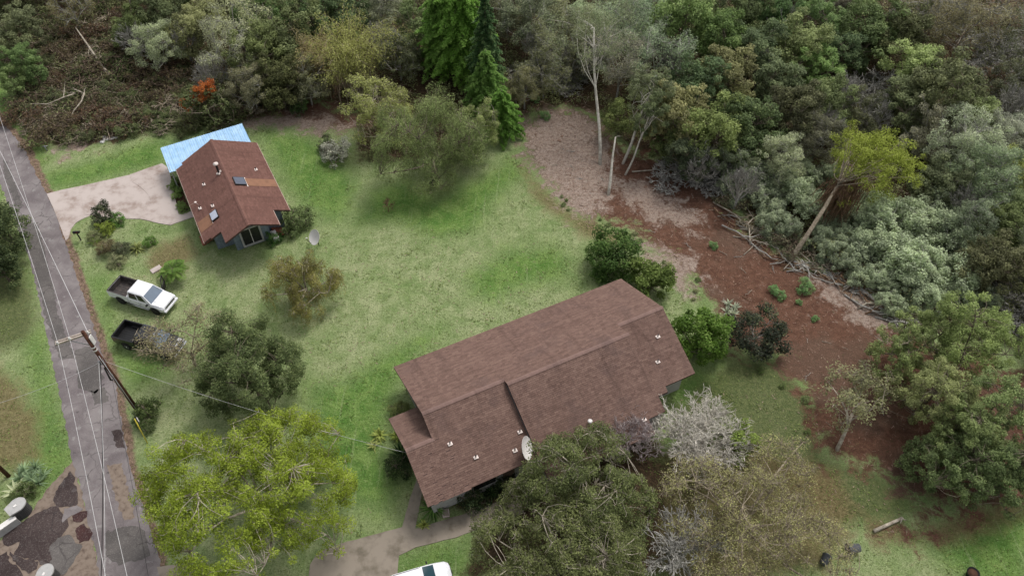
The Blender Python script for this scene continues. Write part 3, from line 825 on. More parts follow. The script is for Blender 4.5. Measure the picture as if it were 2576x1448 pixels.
def wheel(parent, x, y, r, w, rim_mat):
    s = -1 if y < 0 else 1
    t = MB().lathe([(r * 0.62, -w / 2), (r * 0.93, -w / 2), (r, -w * 0.34), (r, w * 0.34), (r * 0.93, w / 2), (r * 0.62, w / 2)], 24, RY).build('wheel', M['rubber'], parent)
    t.location = (x, y, r)
    rim = MB().lathe([(r * 0.60, -w * 0.40), (r * 0.62, s * -w * 0.1), (r * 0.6, s * -w * 0.50), (r * 0.5, s * -w * 0.44)], 18, RY)
    for k in range(6):
        a = k * math.pi / 3
        rim.box((r * 0.3 * math.cos(a), s * w * 0.46, r * 0.3 * math.sin(a)), (r * 0.58, 0.03, r * 0.15), Matrix.Rotation(-a, 3, 'Y'))
    rim.lathe([(0.07, -0.02), (0.06, 0.03)], 10, RY, (0, s * w * 0.48, 0))
    rim.build('rim', rim_mat, t)
    return t

def face_pt(a, b, c, d, u, v, out=0.0):
    """point on quad a(0,0) b(1,0) c(1,1) d(0,1)"""
    p = (a * (1 - u) + b * u) * (1 - v) + (d * (1 - u) + c * u) * v
    n = (b - a).cross(d - a).normalized()
    return p + n * out

def pickup(label, loc, yaw, paint, open_door, rim, tyre_r=0.43, running=True):
    t = thing('pickup_truck', label, 'pickup truck', loc, yaw, None)
    W = 1.0
    def ring(x, w, zb, zm, zt, ins=0.06):
        return [(x, -w, zb), (x, -w, zm), (x, -w + ins, zt), (x, w - ins, zt), (x, w, zm), (x, w, zb)]
    b = MB()
    b.loft([ring(0.98, W, 0.55, 1.05, 1.20, 0.04), ring(3.35, W, 0.55, 1.05, 1.20, 0.06), ring(3.42, W, 0.55, 1.02, 1.22, 0.10), ring(4.25, W * 0.985, 0.55, 0.98, 1.17, 0.14), ring(4.55, W * 0.94, 0.58, 0.92, 1.06, 0.16), ring(4.64, W * 0.90, 0.62, 0.84, 0.92, 0.14)], smooth=False)
    # bonnet crease
    b.add([(3.5, -0.55, 1.225), (4.4, -0.5, 1.125), (4.4, 0.5, 1.125), (3.5, 0.55, 1.225), (3.5, -0.5, 1.255), (4.4, -0.44, 1.15), (4.4, 0.44, 1.15), (3.5, 0.5, 1.255)], [(4, 5, 6, 7), (0, 1, 5, 4), (1, 2, 6, 5), (2, 3, 7, 6), (3, 0, 4, 7)])
    b.build('body', paint, t)
    bed = MB()
    for s in (-1, 1):
        bed.bevelbox((-0.13, s * (W - 0.045), 0.98), (2.2, 0.10, 0.80), 0.03)
    bed.bevelbox((-1.19, 0, 1.0), (0.10, 1.90, 0.74), 0.03)
    bed.box((0.92, 0, 0.98), (0.06, 1.84, 0.78))
    bo = bed.build('bed', paint, t)
    li = MB().box((-0.13, 0, 0.72), (2.1, 1.8, 0.06))
    for s in (-1, 1):
        li.box((-0.13, s * 0.895, 1.05), (2.06, 0.02, 0.66)).box((0.0, s * 0.80, 0.83), (0.95, 0.18, 0.18))
        li.box((-0.13, s * 0.95, 1.388), (2.1, 0.1, 0.02))
    li.box((0.88, 0, 1.05), (0.02, 1.78, 0.62)).box((-1.13, 0, 1.05), (0.02, 1.78, 0.6)).box((-1.19, 0, 1.375), (0.09, 1.8, 0.02))
    for k in range(7): li.box((-0.13, -0.72 + 0.24 * k, 0.757), (2.05, 0.08, 0.02), tint=0.3)
    li.build('bed_liner', M['liner'] if paint is M['paint_white'] else M['black'], bo)
    # cab
    A = [Vector((0.98, -0.95, 1.18)), Vector((3.50, -0.93, 1.20)), Vector((3.50, 0.93, 1.20)), Vector((0.98, 0.95, 1.18))]
    T = [Vector((1.10, -0.76, 1.90)), Vector((2.72, -0.74, 1.91)), Vector((2.72, 0.74, 1.91)), Vector((1.10, 0.76, 1.90))]
    R = [Vector((1.22, -0.62, 1.955)), Vector((2.55, -0.60, 1.965)), Vector((2.55, 0.60, 1.965)), Vector((1.22, 0.62, 1.955))]
    cb = MB().loft([A, T, R])
    co = cb.build('cab', paint, t)
    def pane(name, q, u0, u1, v0, v1, mat, out=0.012):
        pts = [face_pt(*q, u0, v0, out), face_pt(*q, u1, v0, out), face_pt(*q, u1, v1, out), face_pt(*q, u0, v1, out)]
        return MB().add(pts, [(0, 1, 2, 3)]).build(name, mat, co)
    pane('windscreen', (A[1], A[2], T[2], T[1]), 0.04, 0.96, 0.06, 0.94, M['windscreen'])
    pane('rear_window', (A[3], A[0], T[0], T[3]), 0.1, 0.9, 0.15, 0.85, M['glass'])
    for q in ((A[0], A[1], T[1], T[0]), (A[2], A[3], T[3], T[2])):
        rv = q[0] is A[2]
        f = (lambda a, b_: (1 - b_, 1 - a)) if rv else (lambda a, b_: (a, b_))
        u = f(0.07, 0.44); pane('rear_side_window', q, u[0], u[1], 0.12, 0.88, M['glass'])
        u = f(0.50, 0.82); pane('front_side_window', q, u[0], u[1], 0.12, 0.88, M['glass'])
    # door lines and handles
    for s in (-1, 1):
        dl = MB()
        for x in (1.0, 2.16, 3.3): dl.box((x, s * (W + 0.002), 0.85), (0.012, 0.006, 0.58))
        dl.build('door_seam', M['dark_metal'], t)
        for x in (1.25, 2.35):
            MB().box((x, s * (W + 0.015), 1.0), (0.16, 0.03, 0.035)).build('door_handle', M['chrome'], t)
        m_ = MB().bevelbox((3.2, s * 1.15, 1.28), (0.14, 0.22, 0.2), 0.03).tube([(3.2, s * 0.96, 1.2), (3.2, s * 1.1, 1.24)], 0.03, 6)
        m_.build('mirror', M['black'], t)
        for x in (0.0, 3.7):
            ar = MB(); n = 12
            pts = [(x + 0.55 * math.cos(math.pi * k / n), s * (W + 0.006), 0.45 + 0.53 * math.sin(math.pi * k / n)) for k in range(n + 1)]
            ar.add(pts, [tuple(range(n + 1)) if s < 0 else tuple(range(n, -1, -1))]).build('wheel_arch', M['black'], t)
        if running:
            MB().tube([(0.75, s * 1.04, 0.45), (3.05, s * 1.04, 0.45)], 0.055, 8).build('running_board', M['chrome'], t)
    MB().box((1.6, 0, 0.5), (5.4, 1.5, 0.14)).build('chassis', M['black'], t)
    for x in (0, 3.7):
        for y in (-0.92, 0.92): wheel(t, x, y, tyre_r, 0.29, rim)
    # front end
    MB().box((4.66, 0, 0.84), (0.05, 1.25, 0.22)).build('grille', M['black'], t)
    MB().box((4.69, 0, 0.84), (0.03, 1.3, 0.05)).build('grille_bar', M['chrome'], t)
    for s in (-1, 1):
        MB().bevelbox((4.60, s * 0.74, 0.86), (0.12, 0.30, 0.18), 0.03).build('headlight', M['lamp_clear'], t)
        MB().bevelbox((-1.23, s * 0.90, 1.05), (0.06, 0.16, 0.42), 0.02).build('tail_light', M['lamp_red'], t)
    MB().bevelbox((4.70, 0, 0.62), (0.24, 1.84, 0.24), 0.06).build('front_bumper', paint if paint is M['paint_white'] else M['chrome'], t)
    MB().bevelbox((-1.32, 0, 0.66), (0.2, 1.84, 0.2), 0.05).build('rear_bumper', M['chrome'], t)
    if open_door:
        hinge = Vector((3.25, 0.98, 0)); ang = math.radians(62)
        dr = MB()
        R3 = Matrix.Rotation(math.pi - ang, 3, 'Z')
        def L(x, y, z): return hinge + R3 @ Vector((x, y, z))
        def bx(x0, x1, z0, z1, th):
            pts = [L(x, y, z) for z in (z0, z1) for x, y in ((x0, -th), (x1, -th), (x1, th), (x0, th))]
            dr.add(pts, [(3, 2, 1, 0), (4, 5, 6, 7), (0, 1, 5, 4), (1, 2, 6, 5), (2, 3, 7, 6), (3, 0, 4, 7)])
        bx(0, 1.1, 0.6, 1.2, 0.05)
        bx(1.0, 1.1, 1.2, 1.85, 0.03); bx(0.45, 1.1, 1.80, 1.88, 0.03)
        dr.tube([L(0.05, 0, 1.2), L(0.5, 0, 1.84)], 0.035, 6)
        dr.build('open_door', M['dark_metal'], t)
    return t

ta = -0.346
c_, s_ = math.cos(ta), math.sin(ta)
pickup('white crew cab pickup with a black bed and its far front door open', (-35.363 - s_ * 0.98, 44.71 + c_ * 0.98, 0), ta, M['paint_white'], True, M['dark_metal'])
tb_ = -0.30
p0 = g(386.7 * 0.83855, 1047.3 * 0.83855)
bt = pickup('black pickup with chrome wheels parked under the thin grey-brown tree', (p0.x - math.sin(tb_) * 0.98, p0.y + math.cos(tb_) * 0.98, 0), tb_, M['paint_black'], False, M['chrome'], 0.40, False)
# loose pole lying in the black truck's bed
mx = Matrix.Translation(bt.location) @ Matrix.Rotation(tb_, 4, 'Z')
pl = MB().tube([mx @ Vector((0.55, -0.75, 0.95)), mx @ Vector((0.15, 0.75, 0.90))], 0.03, 6).build('pole', M['bark_pale'])
tag(pl, 'thin pale pole lying across the bed of the black pickup', 'pole')

def hatchback():
    fl_c = g(1120.5, 1409.3, 0.80)     # front far corner of the bonnet
    yaw = 0.30
    t = thing('car', 'white car with a dark windscreen on the grass by the walk', 'car', (0, 0, 0), yaw)
    # origin: rear axle centre; front far corner at local (3.45, 0.80)
    R = Matrix.Rotation(yaw, 3, 'Z')
    o = Vector((fl_c.x, fl_c.y, 0)) - R @ Vector((3.32, 0.78, 0))
    t.location = o
    def ring(x, w, zb, zm, zt, ins):
        return [(x, -w, zb), (x, -w, zm), (x, -w + ins, zt), (x, -w * 0.4, zt + 0.03), (x, w * 0.4, zt + 0.03), (x, w - ins, zt), (x, w, zm), (x, w, zb)]
    MB().loft([ring(-0.85, 0.74, 0.4, 0.75, 0.9, 0.1), ring(-0.7, 0.86, 0.32, 0.78, 0.95, 0.08), ring(1.9, 0.88, 0.30, 0.80, 0.95, 0.08), ring(2.6, 0.87, 0.30, 0.76, 0.92, 0.12), ring(3.2, 0.82, 0.32, 0.68, 0.82, 0.14), ring(3.45, 0.66, 0.36, 0.60, 0.70, 0.12), ring(3.52, 0.5, 0.4, 0.55, 0.62, 0.1)], smooth=False).build('body', M['paint_white'], t)
    A = [Vector((-0.75, -0.82, 0.94)), Vector((2.45, -0.80, 0.95)), Vector((2.45, 0.80, 0.95)), Vector((-0.75, 0.82, 0.94))]
    T = [Vector((-0.45, -0.64, 1.48)), Vector((1.55, -0.62, 1.50)), Vector((1.55, 0.62, 1.50)), Vector((-0.45, 0.64, 1.48))]
    U = [Vector((-0.3, -0.52, 1.53)), Vector((1.40, -0.50, 1.55)), Vector((1.40, 0.50, 1.55)), Vector((-0.3, 0.52, 1.53))]
    co = MB().loft([A, T, U]).build('cabin', M['paint_white'], t)
    def pane(name, q, u0, u1, v0, v1):
        pts = [face_pt(*q, u0, v0, .01), face_pt(*q, u1, v0, .01), face_pt(*q, u1, v1, .01), face_pt(*q, u0, v1, .01)]
        MB().add(pts, [(0, 1, 2, 3)]).build(name, M['glass_teal'], co)
    M['glass_teal'] = glass_material('glass_teal', srgb(40, 62, 70), 0.08)
    pane('windscreen', (A[1], A[2], T[2], T[1]), 0.05, 0.95, 0.06, 0.92)
    pane('rear_window', (A[3], A[0], T[0], T[3]), 0.08, 0.92, 0.15, 0.85)
    for q in ((A[0], A[1], T[1], T[0]), (A[2], A[3], T[3], T[2])):
        for a, b in ((0.08, 0.46), (0.50, 0.86)):
            if q[0] is A[2]: a, b = 1 - b, 1 - a
            pane('side_window', q, a, b, 0.12, 0.85)
    for s in (-1, 1):
        MB().tube([(-0.4, s * 0.56, 1.53), (1.5, s * 0.55, 1.545)], 0.018, 6).build('roof_trim', M['dark_metal'], t)
        MB().bevelbox((2.0, s * 0.98, 0.98), (0.12, 0.18, 0.13), 0.03).build('mirror', M['black'], t)
        MB().bevelbox((3.30, s * 0.60, 0.64), (0.18, 0.26, 0.12), 0.03).build('headlight', M['lamp_clear'], t)
        for x in (0, 2.6): wheel(t, x, s * 0.80, 0.31, 0.2, M['galv'])
    MB().tube([(3.46, -0.70, 0.58), (3.56, 0, 0.60), (3.46, 0.70, 0.58)], 0.03, 6).build('bumper_trim', M['black'], t)
hatchback()

# ------------------------------------------------------------------ utility pole, wires
M['creosote'] = bark_material('creosote', srgb(70, 44, 34), srgb(98, 66, 52), 3.0)
M['timber'] = bark_material('timber', srgb(150, 138, 128), srgb(186, 174, 162), 5.0)
M['wire_pale'] = plain('wire_pale', srgb(206, 204, 204), 0.5, 0.2)
M['wire_dark'] = plain('wire_dark', srgb(52, 48, 48), 0.6)
M['yellow'] = plain('yellow', srgb(212, 196, 70), 0.5)
PB = Vector((-30.298, 33.163, 0)); PH = 11.2
up_ = thing('utility_pole', 'brown wooden utility pole with a crossarm leaning out over the lane', 'utility pole', PB)
MB().tube([(0, 0, -0.3), (0, 0, 5), (0, 0, PH)], [0.19, 0.165, 0.13], 12).build('shaft', M['creosote'], up_)
ca, cb_ = g(140, 866, 10.5) - PB, g(229, 836, 10.5) - PB
dir_ = (cb_ - ca).normalized(); an_ = math.atan2(dir_.y, dir_.x)
mid_ = (ca + cb_) / 2
MB().box(mid_, ((cb_ - ca).length, 0.12, 0.14), Matrix.Rotation(an_, 3, 'Z')).build('crossarm', M['timber'], up_)
MB().box(mid_ + Vector((-dir_.y, dir_.x, 0)) * 0.2, ((cb_ - ca).length, 0.10, 0.12), Matrix.Rotation(an_, 3, 'Z')).build('crossarm', M['timber'], up_)
MB().tube([mid_ - dir_ * 0.3 + Vector((0, 0, -0.08)), Vector((0, 0, 9.5))], 0.03, 6).build('brace', M['galv'], up_)
ins = []
for px, py in ((146, 864), (176, 853), (222, 838)):
    q = g(px, py, 10.65) - PB; ins.append(q + PB)
    MB().lathe([(0.03, -0.1), (0.09, 0.0), (0.10, 0.08), (0.05, 0.16), (0.06, 0.2)], 10, None, q).build('insulator', M['white'], up_)
for z in (9.35, 9.0): MB().lathe([(0.155, z - 0.07), (0.158, z + 0.07)], 12).build('white_band', M['white'], up_)
MB().box((0.22, 0.1, 10.1), (0.06, 0.34, 0.9)).build('cover_board', M['white'], up_)
MB().tube([(-0.12, -0.15, 6.9), (-0.2, -0.25, 5.4), (-0.12, -0.15, 5.3)], [0.05, 0.07, 0.05], 8).build('splice_case', M['black'], up_)
for z in (7.6, 7.3): MB().box((-0.2, -0.1, z), (0.3, 0.08, 0.1)).build('bracket', M['galv'], up_)
cable_up = MB().tube([(0.1, -0.17, 0.0), (0.09, -0.16, 5.0), (0.07, -0.14, 8.4)], 0.025, 6).build('ground_rod_cable', M['wire_pale'], up_)

def wire(label, a, b, sag, mat, rad, name='power_line', dash=False):
    a, b = Vector(a), Vector(b)
    pts = []
    n = 24
    for i in range(n + 1):
        t = i / n
        p = a.lerp(b, t); p.z -= sag * 4 * t * (1 - t)
        pts.append(p)
    o = MB().tube(pts, rad, 5).build(name, mat)
    return tag(o, label, 'wire', 'overhead wires along the lane')
wire('pale overhead power wire along the outer side of the lane, north of the pole', ins[0], g(-40, 300, 10.3), 0.3, M['wire_pale'], 0.015)
wire('pale overhead power wire along the outer side of the lane, south of the pole', ins[0], g(282, 1540, 10.3), 0.3, M['wire_pale'], 0.015)
wire('pale overhead power wire over the middle of the lane, north of the pole', ins[1], g(-12, 260, 10.3), 0.3, M['wire_pale'], 0.014)
wire('pale overhead power wire over the middle of the lane, south of the pole', ins[1], g(340, 1540, 10.3), 0.3, M['wire_pale'], 0.014)
wire('thicker pale wire running north from the pole top above the lane edge', ins[2], g(-30, 320, 10.0), 0.5, M['wire_pale'], 0.022)
wire('dark bundled cable running south from the pole bracket', PB + Vector((-0.2, -0.1, 7.5)), g(250, 1560, 6.6), 0.5, M['wire_dark'], 0.035, 'cable')
wire('pale lashed cable beside the dark cable south of the pole', PB + Vector((-0.2, -0.12, 7.8)), g(262, 1560, 6.9), 0.5, M['wire_pale'], 0.014, 'cable')
wire('thin dark cable over the lane edge south of the pole', PB + Vector((-0.1, -0.2, 5.4)), g(392, 1560, 4.6), 0.2, M['wire_dark'], 0.014, 'cable')
wire('pale service drop from the pole to the large house', PB + Vector((0.15, 0, 7.5)), g(1022, 1138, 4.1), 0.7, M['wire_pale'], 0.010, 'service_wire')
wire('pale service wire crossing the lane away from the houses', PB + Vector((-0.15, 0, 7.5)), g(-60, 1030, 6.6), 0.4, M['wire_pale'], 0.010, 'service_wire')
gy = g(371, 1114)
gw = thing('guy_wire', 'yellow-sleeved guy wire anchored in the grass near the pole', 'guy wire', gy)
MB().tube([(0, 0, 0), (PB + Vector((0.1, 0, 8.2))) - gy], 0.012, 5).build('strand', M['galv'], gw)
e_ = ((PB + Vector((0.1, 0, 8.2))) - gy).normalized()
MB().tube([Vector((0, 0, 0)), e_ * 2.6], 0.045, 6).build('guard_sleeve', M['yellow'], gw)
gy2 = g(362, 1082)
gw = thing('guy_wire', 'white-sleeved guy wire anchored close to the pole shrub', 'guy wire', gy2)
e2 = ((PB + Vector((0.05, 0, 6.5))) - gy2)
MB().tube([(0, 0, 0), e2], 0.012, 5).build('strand', M['galv'], gw)
MB().tube([Vector((0, 0, 0)), e2.normalized() * 1.5], 0.04, 6).build('guard_sleeve', M['white'], gw)
p2 = g(22, 1197)
o = thing('utility_pole', 'dark wooden pole rising beside the yucca clump at the side drive', 'utility pole', p2)
MB().tube([(0, 0, -0.3), (0, 0, 10)], [0.16, 0.12], 10).build('shaft', M['creosote'], o)

# ------------------------------------------------------------------ satellite dishes
def dish(label, base, post_h, face, r=0.78):
    """face: unit vector the dish looks along"""
    t = thing('satellite_dish', label, 'satellite dish', base)
    top = Vector((0, 0, post_h))
    MB().tube([(0, 0, -0.1), top], 0.045, 8).build('post', M['dark_metal'], t)
    q = Vector(face).to_track_quat('Z', 'X').to_matrix()
    prof = [(0.02, 0.0), (r * 0.35, 0.02), (r * 0.7, 0.075), (r, 0.16), (r * 1.02, 0.17)]
    prof2 = [(r * 1.02, 0.15), (r * 0.7, 0.05), (r * 0.35, -0.005), (0.02, -0.02)]
    c = top + q @ Vector((0, 0, 0.15))
    MB().lathe(prof + prof2, 32, q, c).build('reflector', M['white'], t)
    MB().box((0, 0, 0.02), (0.26, 0.26, 0.16), q).build('mount', M['dark_metal'], t).location = top
    lnb = c + q @ Vector((-0.15, 0, 1.0))
    MB().tube([c + q @ Vector((-r, 0, 0.12)), lnb + q @ Vector((-0.2, 0, -0.15)), lnb], 0.022, 6).build('feed_arm', M['dark_metal'], t)
    MB().lathe([(0.05, -0.1), (0.06, 0.06), (0.03, 0.1)], 10, q, lnb).build('feed_horn', M['white'], t)
    return t
b1 = g(802.6, 617.7)
dish('round white satellite dish on a post on the lawn beside the small house', b1, 1.15, (-0.60, -0.52, 0.62), 0.74)
dish('white satellite dish bolted on the lower edge of the large house roof', DISH_ROOF, 0.9, (0.88, -0.12, 0.42), 0.86)

# ------------------------------------------------------------------ small objects
def mailbox():
    t = thing('mailbox', 'black mailbox on a post at the end of the concrete driveway', 'mailbox', g(204, 604))
    MB().box((0, 0, 0.55), (0.09, 0.09, 1.1)).build('post', M['black'], t)
    rings = [[(x, 0.13 * math.cos(a), 1.12 + (0.13 * math.sin(a) if 0 <= a <= math.pi else -0.1)) for a in [math.pi * k / 8 for k in range(9)] ] + [(x, -0.13, 1.02), (x, 0.13, 1.02)] for x in (-0.30, 0.30)]
    MB().loft(rings).build('box', M['black'], t)
    MB().box((0.1, -0.14, 1.2), (0.16, 0.02, 0.05)).build('flag', M['lamp_red'], t)
    t.rotation_euler = (0, 0, 0.1)
mailbox()

def bin_on_side(label, px, py, yaw, s=1.0):
    p = g(px, py)
    t = thing('plant_tub', label, 'tub', p, yaw)
    q = Matrix.Rotation(math.pi / 2, 3, 'Y')
    prof = [(0.30 * s, -0.42 * s), (0.38 * s, 0.40 * s), (0.42 * s, 0.40 * s), (0.42 * s, 0.46 * s), (0.36 * s, 0.46 * s), (0.36 * s, 0.38 * s), (0.28 * s, -0.36 * s)]
    MB().lathe(prof, 20, q, (0, 0, 0.40 * s)).build('shell', M['tub'], t)
    MB().lathe([(0.29 * s, -0.35 * s), (0.30 * s, -0.34 * s)], 20, q, (0, 0, 0.40 * s)).build('inside', M['black'], t)
M['tub'] = plain('tub', srgb(88, 90, 94), 0.5, var=0.15, scale=4)
bin_on_side('large grey plastic tub lying on its side on the mown grass', 2143, 1384, 3.3, 1.0)
bin_on_side('smaller grey tub tipped over at the edge of the dry brown tree', 2072, 1412, 0.9, 0.85)
p = g(2930, 1760) if False else g(2441, 1446)
t = thing('plant_pot', 'black round pot standing in the grass', 'pot', p)
MB().lathe([(0.3, 0), (0.42, 0.5), (0.44, 0.5), (0.40, 0.5), (0.30, 0.12)], 20).build('shell', M['black'], t)
MB().lathe([(0.34, 0.4), (0.34, 0.41)], 16).build('soil', M['soil'], t)

def gatepost(label, px, py, yaw):
    p = g(px, py, 1.25); p.z = 0
    t = thing('gatepost', label, 'gatepost', p, yaw)
    M.setdefault('stone_dark', plain('stone_dark', srgb(82, 80, 80), 0.85, var=0.3, scale=5))
    def dshape(k, n=10):
        pts = [(-0.62 * k, -0.40 * k), (-0.62 * k, 0.40 * k)]
        pts += [(0.10 * k + 0.62 * k * math.sin(math.pi * i / n), 0.40 * k * math.cos(math.pi * i / n) * 1.35) for i in range(n + 1)]
        return pts[::-1]
    base = MB()
    rows = 6
    for r_ in range(rows):
        z0 = r_ * 0.19
        poly = dshape(0.86 - 0.0 * r_)
        base.prism(ccw(poly), z0, z0 + 0.185, tint=0.4)
    bo = base.build('core', M['stone_dark'], t)
    rr = random.Random(int(px))
    for r_ in range(rows):
        n = 11; poly = dshape(0.88, 14)
        for k in range(len(poly)):
            a = Vector(poly[k]); b = Vector(poly[(k + 1) % len(poly)])
            m_ = max(1, int((b - a).length / 0.24))
            for j in range(m_):
                c = a.lerp(b, (j + 0.5) / m_)
                w = (b - a).length / m_ * 0.9
                an = math.atan2((b - a).y, (b - a).x)
                MB().box((0, 0, 0), (w, 0.10, 0.16 * rr.uniform(0.85, 1)), None, rr.random()).build('stone', M['stone_dark'], bo)
                so = bo.children[-1]; so.location = (c.x, c.y, 0.095 + 0.19 * r_ + rr.uniform(-0.01, 0.01)); so.rotation_euler = (0, 0, an)
    MB().prism(ccw(dshape(1.05)), 1.14, 1.26).build('cap', M['wall_pale'], t)
    MB().box((0, 0.0, 1.285), (0.22, 0.14, 0.05)).build('lamp_base', M['white'], t)
    return t
gatepost('stone gatepost with a pale rounded cap joined to the low white wall', 38, 1272, 0.9)
gatepost('stone gatepost with a pale rounded cap alone beside the crumbling side drive', 110, 1443, 1.4)
a, b = g(52, 1312), g(-40, 1376)
t = thing('garden_wall', 'low cream wall ending at the stone gatepost', 'wall', a, math.atan2(b.y - a.y, b.x - a.x))
L_ = (b - a).length
MB().box((L_ / 2, 0, 0.4), (L_, 0.30, 0.8)).build('body', M['wall_pale'], t)
MB().box((L_ / 2, 0, 0.84), (L_ + 0.06, 0.42, 0.08)).build('coping', M['white'], t)

p = g(393, 678)
o = MB().bevelbox((0, 0, 0.05), (1.0, 0.62, 0.10), 0.02).build('paving_slab', M['concrete'])
o.location = p; o.rotation_euler = (0, 0, 0.75); tag(o, 'single pinkish paving slab lying in the grass behind the white pickup', 'slab')
p = g(1122, 1292)
t = thing('utility_box', 'pale concrete utility box sunk beside the walk', 'utility box', p, 0.15)
MB().bevelbox((0, 0, 0.12), (0.52, 0.62, 0.24), 0.03).build('box', M['concrete'], t)
MB().box((0, 0, 0.255), (0.40, 0.50, 0.03)).build('lid', M['concrete_dark'], t)
p = MW_SMALL @ Vector((11.6, 2.05, 0))
t = thing('storage_box', 'white storage box beside the bay window of the small house', 'storage box', p, -1.05)
MB().bevelbox((0, 0, 0.28), (1.1, 0.5, 0.56), 0.03).build('body', M['white'], t)
MB().bevelbox((0, 0, 0.585), (1.14, 0.54, 0.07), 0.02).build('lid', M['white'], t)
p = g(1092, 470)
o = MB().lathe([(0.30, -0.1), (0.42, -0.11), (0.46, 0), (0.42, 0.11), (0.30, 0.1)], 22, Matrix.Rotation(math.radians(70), 3, 'X'), (0, 0, 0.44)).build('old_tyre', M['rubber'])
o.location = p; tag(o, 'old black tyre standing at the foot of the spreading lawn tree', 'tyre')
t = thing('standpipe', 'pale grey standpipe in the grass beside the brush', 'standpipe', g(119, 380))
MB().tube([(0, 0, -0.1), (0, 0, 0.75)], 0.06, 8).build('pipe', M['galv'], t)
MB().tube([(-0.3, 0, 0.62), (0.3, 0.05, 0.66)], 0.05, 8).build('crosspiece', M['galv'], t)
rr = random.Random(5)
for k, (px, py) in enumerate(((265, 352), (272, 344), (280, 341), (276, 350), (258, 358), (288, 348))):
    o = MB().bevelbox((0, 0, 0.07), (rr.uniform(0.5, 1.3) if k % 2 else 0.45, rr.uniform(0.15, 0.4), 0.14), 0.02).build('rubble_piece', M['white'])
    o.location = g(px, py); o.rotation_euler = (0, 0, rr.uniform(-0.4, 0.6))
    tag(o, 'broken white rubble piece at the edge of the brush', 'rubble', 'white rubble by the brush')
# ------------------------------------------------------------------ vegetation: mesh makers
def unit(r, n):
    v = r.normal(size=(n, 3)); return v / np.linalg.norm(v, axis=1, keepdims=True)

def leaf_quads(r, P, N, size, aspect=0.55, axis=None):
    """diamond leaves at P facing N; returns (n,4,3)"""
    n = len(P)
    if axis is None:
        a = unit(r, n)
    else:
        a = axis
    a = a - N * np.sum(a * N, 1, keepdims=True)
    a /= np.linalg.norm(a, axis=1, keepdims=True) + 1e-9
    b = np.cross(N, a)
    s = (np.asarray(size) * r.uniform(0.65, 1.35, n))[:, None]
    l = a * s * 0.5; w = b * s * 0.5 * aspect
    fold = N * s * 0.10
    return np.stack([P - l, P + w + fold, P + l, P - w + fold], 1)

def crown_leaves(r, centres, radii, per, size, aspect=0.55, flat=0.75, up=0.55, tint_amp=0.55, hollow=0.45):
    cn = len(centres)
    cnt = np.maximum(8, (per * (radii / radii.mean()) ** 2).astype(int))
    idx = np.repeat(np.arange(cn), cnt); n = len(idx)
    d = unit(r, n)
    rad = (hollow + (1 - hollow) * r.random(n) ** 0.6) * r.uniform(0.75, 1.18, n)
    off = d * rad[:, None] * radii[idx][:, None]
    off[:, 2] *= flat
    P = centres[idx] + off
    N = d * 0.55 + unit(r, n) * 0.55 + np.array([0, 0, up])
    N /= np.linalg.norm(N, axis=1, keepdims=True)
    ct = r.random(cn)
    t = np.clip(0.5 + (ct[idx] - 0.5) * tint_amp + (r.random(n) - 0.5) * 0.75, 0, 1)
    return leaf_quads(r, P, N, size, aspect), t

def hang_leaves(r, starts, length, per, size, spread=0.25, aspect=0.3):
    """weeping strands hanging from the starts"""
    n0 = len(starts); L = length * r.uniform(0.5, 1.3, n0)
    k = per; idx = np.repeat(np.arange(n0), k); n = len(idx)
    u = np.tile(np.linspace(0, 1, k), n0) + r.uniform(-.03, .03, n)
    drift = r.normal(0, spread, (n0, 2))
    P = starts[idx].copy()
    P[:, 2] -= L[idx] * u
    P[:, :2] += drift[idx] * (u ** 1.3)[:, None] + r.normal(0, 0.05, (n, 2))
    ax = np.zeros((n, 3)); ax[:, 2] = -1; ax += r.normal(0, 0.35, (n, 3)); ax /= np.linalg.norm(ax, axis=1, keepdims=True)
    N = unit(r, n) + np.array([0, 0, 0.35]); N /= np.linalg.norm(N, axis=1, keepdims=True)
    t = np.clip(r.random(n0)[idx] * 0.6 + r.random(n) * 0.4, 0, 1)
    return leaf_quads(r, P, N, size, aspect, ax), t

def curve3(a, b, r, bend=0.18, n=5, sag=0.0):
    a, b = np.asarray(a, float), np.asarray(b, float)
    L = np.linalg.norm(b - a)
    off = r.normal(0, bend * L, 3) * 0.6
    out = []
    for i in range(n):
        t = i / (n - 1)
        p = a * (1 - t) + b * t + off * math.sin(math.pi * t)
        p[2] += sag * L * math.sin(math.pi * t)
        out.append(p)
    return out

